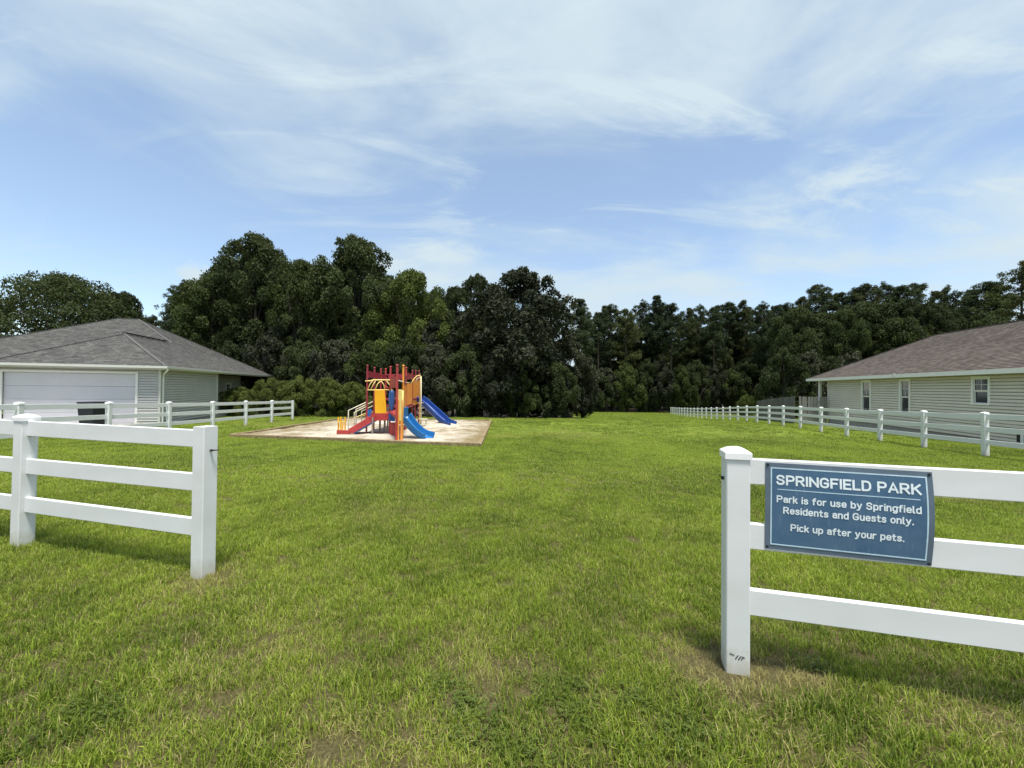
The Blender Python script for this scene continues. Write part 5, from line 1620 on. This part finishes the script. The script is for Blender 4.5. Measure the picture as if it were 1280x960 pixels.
near = [tuft('grass_tuft', 300 + k, .07, 34, .038, .080, .0045, M['grass'], .95) for k in range(5)] + [tuft('grass_tuft', 320 + k, .06, 26, .06, .105, .0042, M['grass'], .6) for k in range(2)]
mid = [tuft('grass_tuft', 340 + k, .13, 46, .035, .07, .0085, M['grass'], .95) for k in range(4)]
far = [tuft('grass_tuft', 360 + k, .30, 70, .045, .085, .020, M['grass'], .95) for k in range(4)]
weeds = [clover('weed_clump', 380 + k, .09, 12, .013, M['clover']) for k in range(3)]
DRY = [(on_ground(905, 838), .22, .9), (on_ground(965, 842), .16, .95), (on_ground(1020, 850), .10, .9), (on_ground(870, 830), .14, .7), (on_ground(256, 727), .25, .7), (on_ground(412, 935), .12, 1.1),
       (on_ground(585, 805), .18, .4), (on_ground(610, 845), .14, .55), (on_ground(350, 800), .22, .2), (on_ground(500, 950), .25, .35), (on_ground(300, 860), .3, .2), (on_ground(1230, 900), .3, .4), (on_ground(980, 930), .2, .35),
       (on_ground(720, 544), 1.8, .35), (on_ground(685, 539), 1.4, .3), (on_ground(345, 530), 1.6, .4), (on_ground(628, 545), .7, .5), (on_ground(930, 545), 2.0, .2), (on_ground(480, 640), .6, .2), (on_ground(1180, 620), .5, .3)]
WEED = [(on_ground(560, 862), .07), (on_ground(575, 890), .09), (on_ground(615, 908), .09), (on_ground(690, 868), .08), (on_ground(728, 862), .06), (on_ground(735, 900), .06), (on_ground(1012, 832), .05), (on_ground(800, 760), .05), (on_ground(120, 890), .08), (on_ground(645, 950), .08), (on_ground(860, 925), .08), (on_ground(790, 872), .05)]
_q = [PA, PB, PC, PD]


def in_sand(x, y, mgn=.12):
    ins = True
    for k in range(4):
        a_, b_ = _q[k], _q[(k + 1) % 4]
        cr = (b_.x - a_.x) * (y - a_.y) - (b_.y - a_.y) * (x - a_.x)
        if cr / math.hypot(b_.x - a_.x, b_.y - a_.y) < -mgn: ins = False
    return ins


def wedge(n, y0, y1, half=1.42, fade_in=0, fade_out=0):
    """random lawn points in front of the gateway, y0..y1 metres out"""
    pts = []
    yy = np.sqrt(RNG.uniform(y0 * y0, y1 * y1, n)); xx = RNG.uniform(-1, 1, n) * (yy * half + .8)
    for x, y in zip(xx, yy):
        if fade_in and y < y0 + fade_in and random.random() > (y - y0) / fade_in: continue
        if fade_out and y > y1 - fade_out and random.random() > (y1 - y) / fade_out: continue
        if in_sand(x, y, -.04) and not (random.random() < (.10 if not in_sand(x, y, -.7) else .012)): continue
        if woods_mask(x, y) > .2: continue
        if y < 6 and random.random() < sum(.4 * min(1, k) * math.exp(-((x - c.x) ** 2 + (y - c.y) ** 2) / (r_ * r_) * 1.6) for c, r_, k in DRY if k > .55): continue
        pts.append((x, y))
    return pts


def attrs(pts, nv, base_dry, tall=0):
    n = len(pts); P_, dry, tone, sc = [], [], [], []
    for x, y in pts:
        P_.append((x, y, ground_h(x, y)))
        d_ = base_dry + .10 * max(0, mnoise.noise(Vector((x * .9, y * .9, 9)))) + .08 * max(0, mnoise.noise(Vector((x * 3, y * 3, 4))))
        s_ = .86 + .26 * mnoise.noise(Vector((x * 1.3, y * 1.3, 7)))
        for c, r_, k in DRY:
            q = ((x - c.x) ** 2 + (y - c.y) ** 2) / (r_ * r_)
            if q < 4: d_ += k * math.exp(-q); s_ *= 1 - .45 * min(1, k) * math.exp(-q)
        dry.append(d_); sc.append(s_ * random.uniform(.8, 1.2))
        tn = .5 + .55 * mnoise.noise(Vector((x * .35, y * .35, 1))) + .45 * mnoise.noise(Vector((x * 2.1, y * 2.1, 2))) + random.gauss(0, .10)
        tn += .07 * math.sin((x * .97 - y * .2447) * 5.2)
        if y < 3.2: tn -= .05
        for c, r_ in WEED:
            q = ((x - c.x) ** 2 + (y - c.y) ** 2) / (r_ * r_)
            if q < 4: tn -= .5 * math.exp(-q)
        tone.append(min(1, max(0, tn)))
    rot = np.zeros((n, 3)); rot[:, 2] = RNG.uniform(0, 6.283, n); rot[:, :2] = RNG.normal(0, .10, (n, 2))
    return P_, rot, sc, RNG.integers(0, nv, n), dry, tone


pts = wedge(40000, 1.15, 7.5, fade_out=2.5)
scatter('lawn_grass', near, *attrs(pts, len(near), .04), 'mown grass blades of the near lawn')
pts = wedge(42000, 4.5, 19, fade_in=2.0, fade_out=5)
scatter('lawn_grass', mid, *attrs(pts, len(mid), .05), 'mown grass of the lawn around the playground')
pts = wedge(34000, 12, 85, half=1.0, fade_in=6)
scatter('lawn_grass', far, *attrs(pts, len(far), .05), 'mown grass of the far lawn down to the wood')
wp = []
for c, r_ in WEED:
    for k in range(int(7 + 1500 * r_ * r_)):
        wp.append((c.x + random.gauss(0, r_ * 1.1), c.y + random.gauss(0, r_ * .9)))
wo = scatter('clover_weeds', weeds, *attrs(wp, len(weeds), 0.0), 'dark green clover weeds growing in patches in the near lawn')
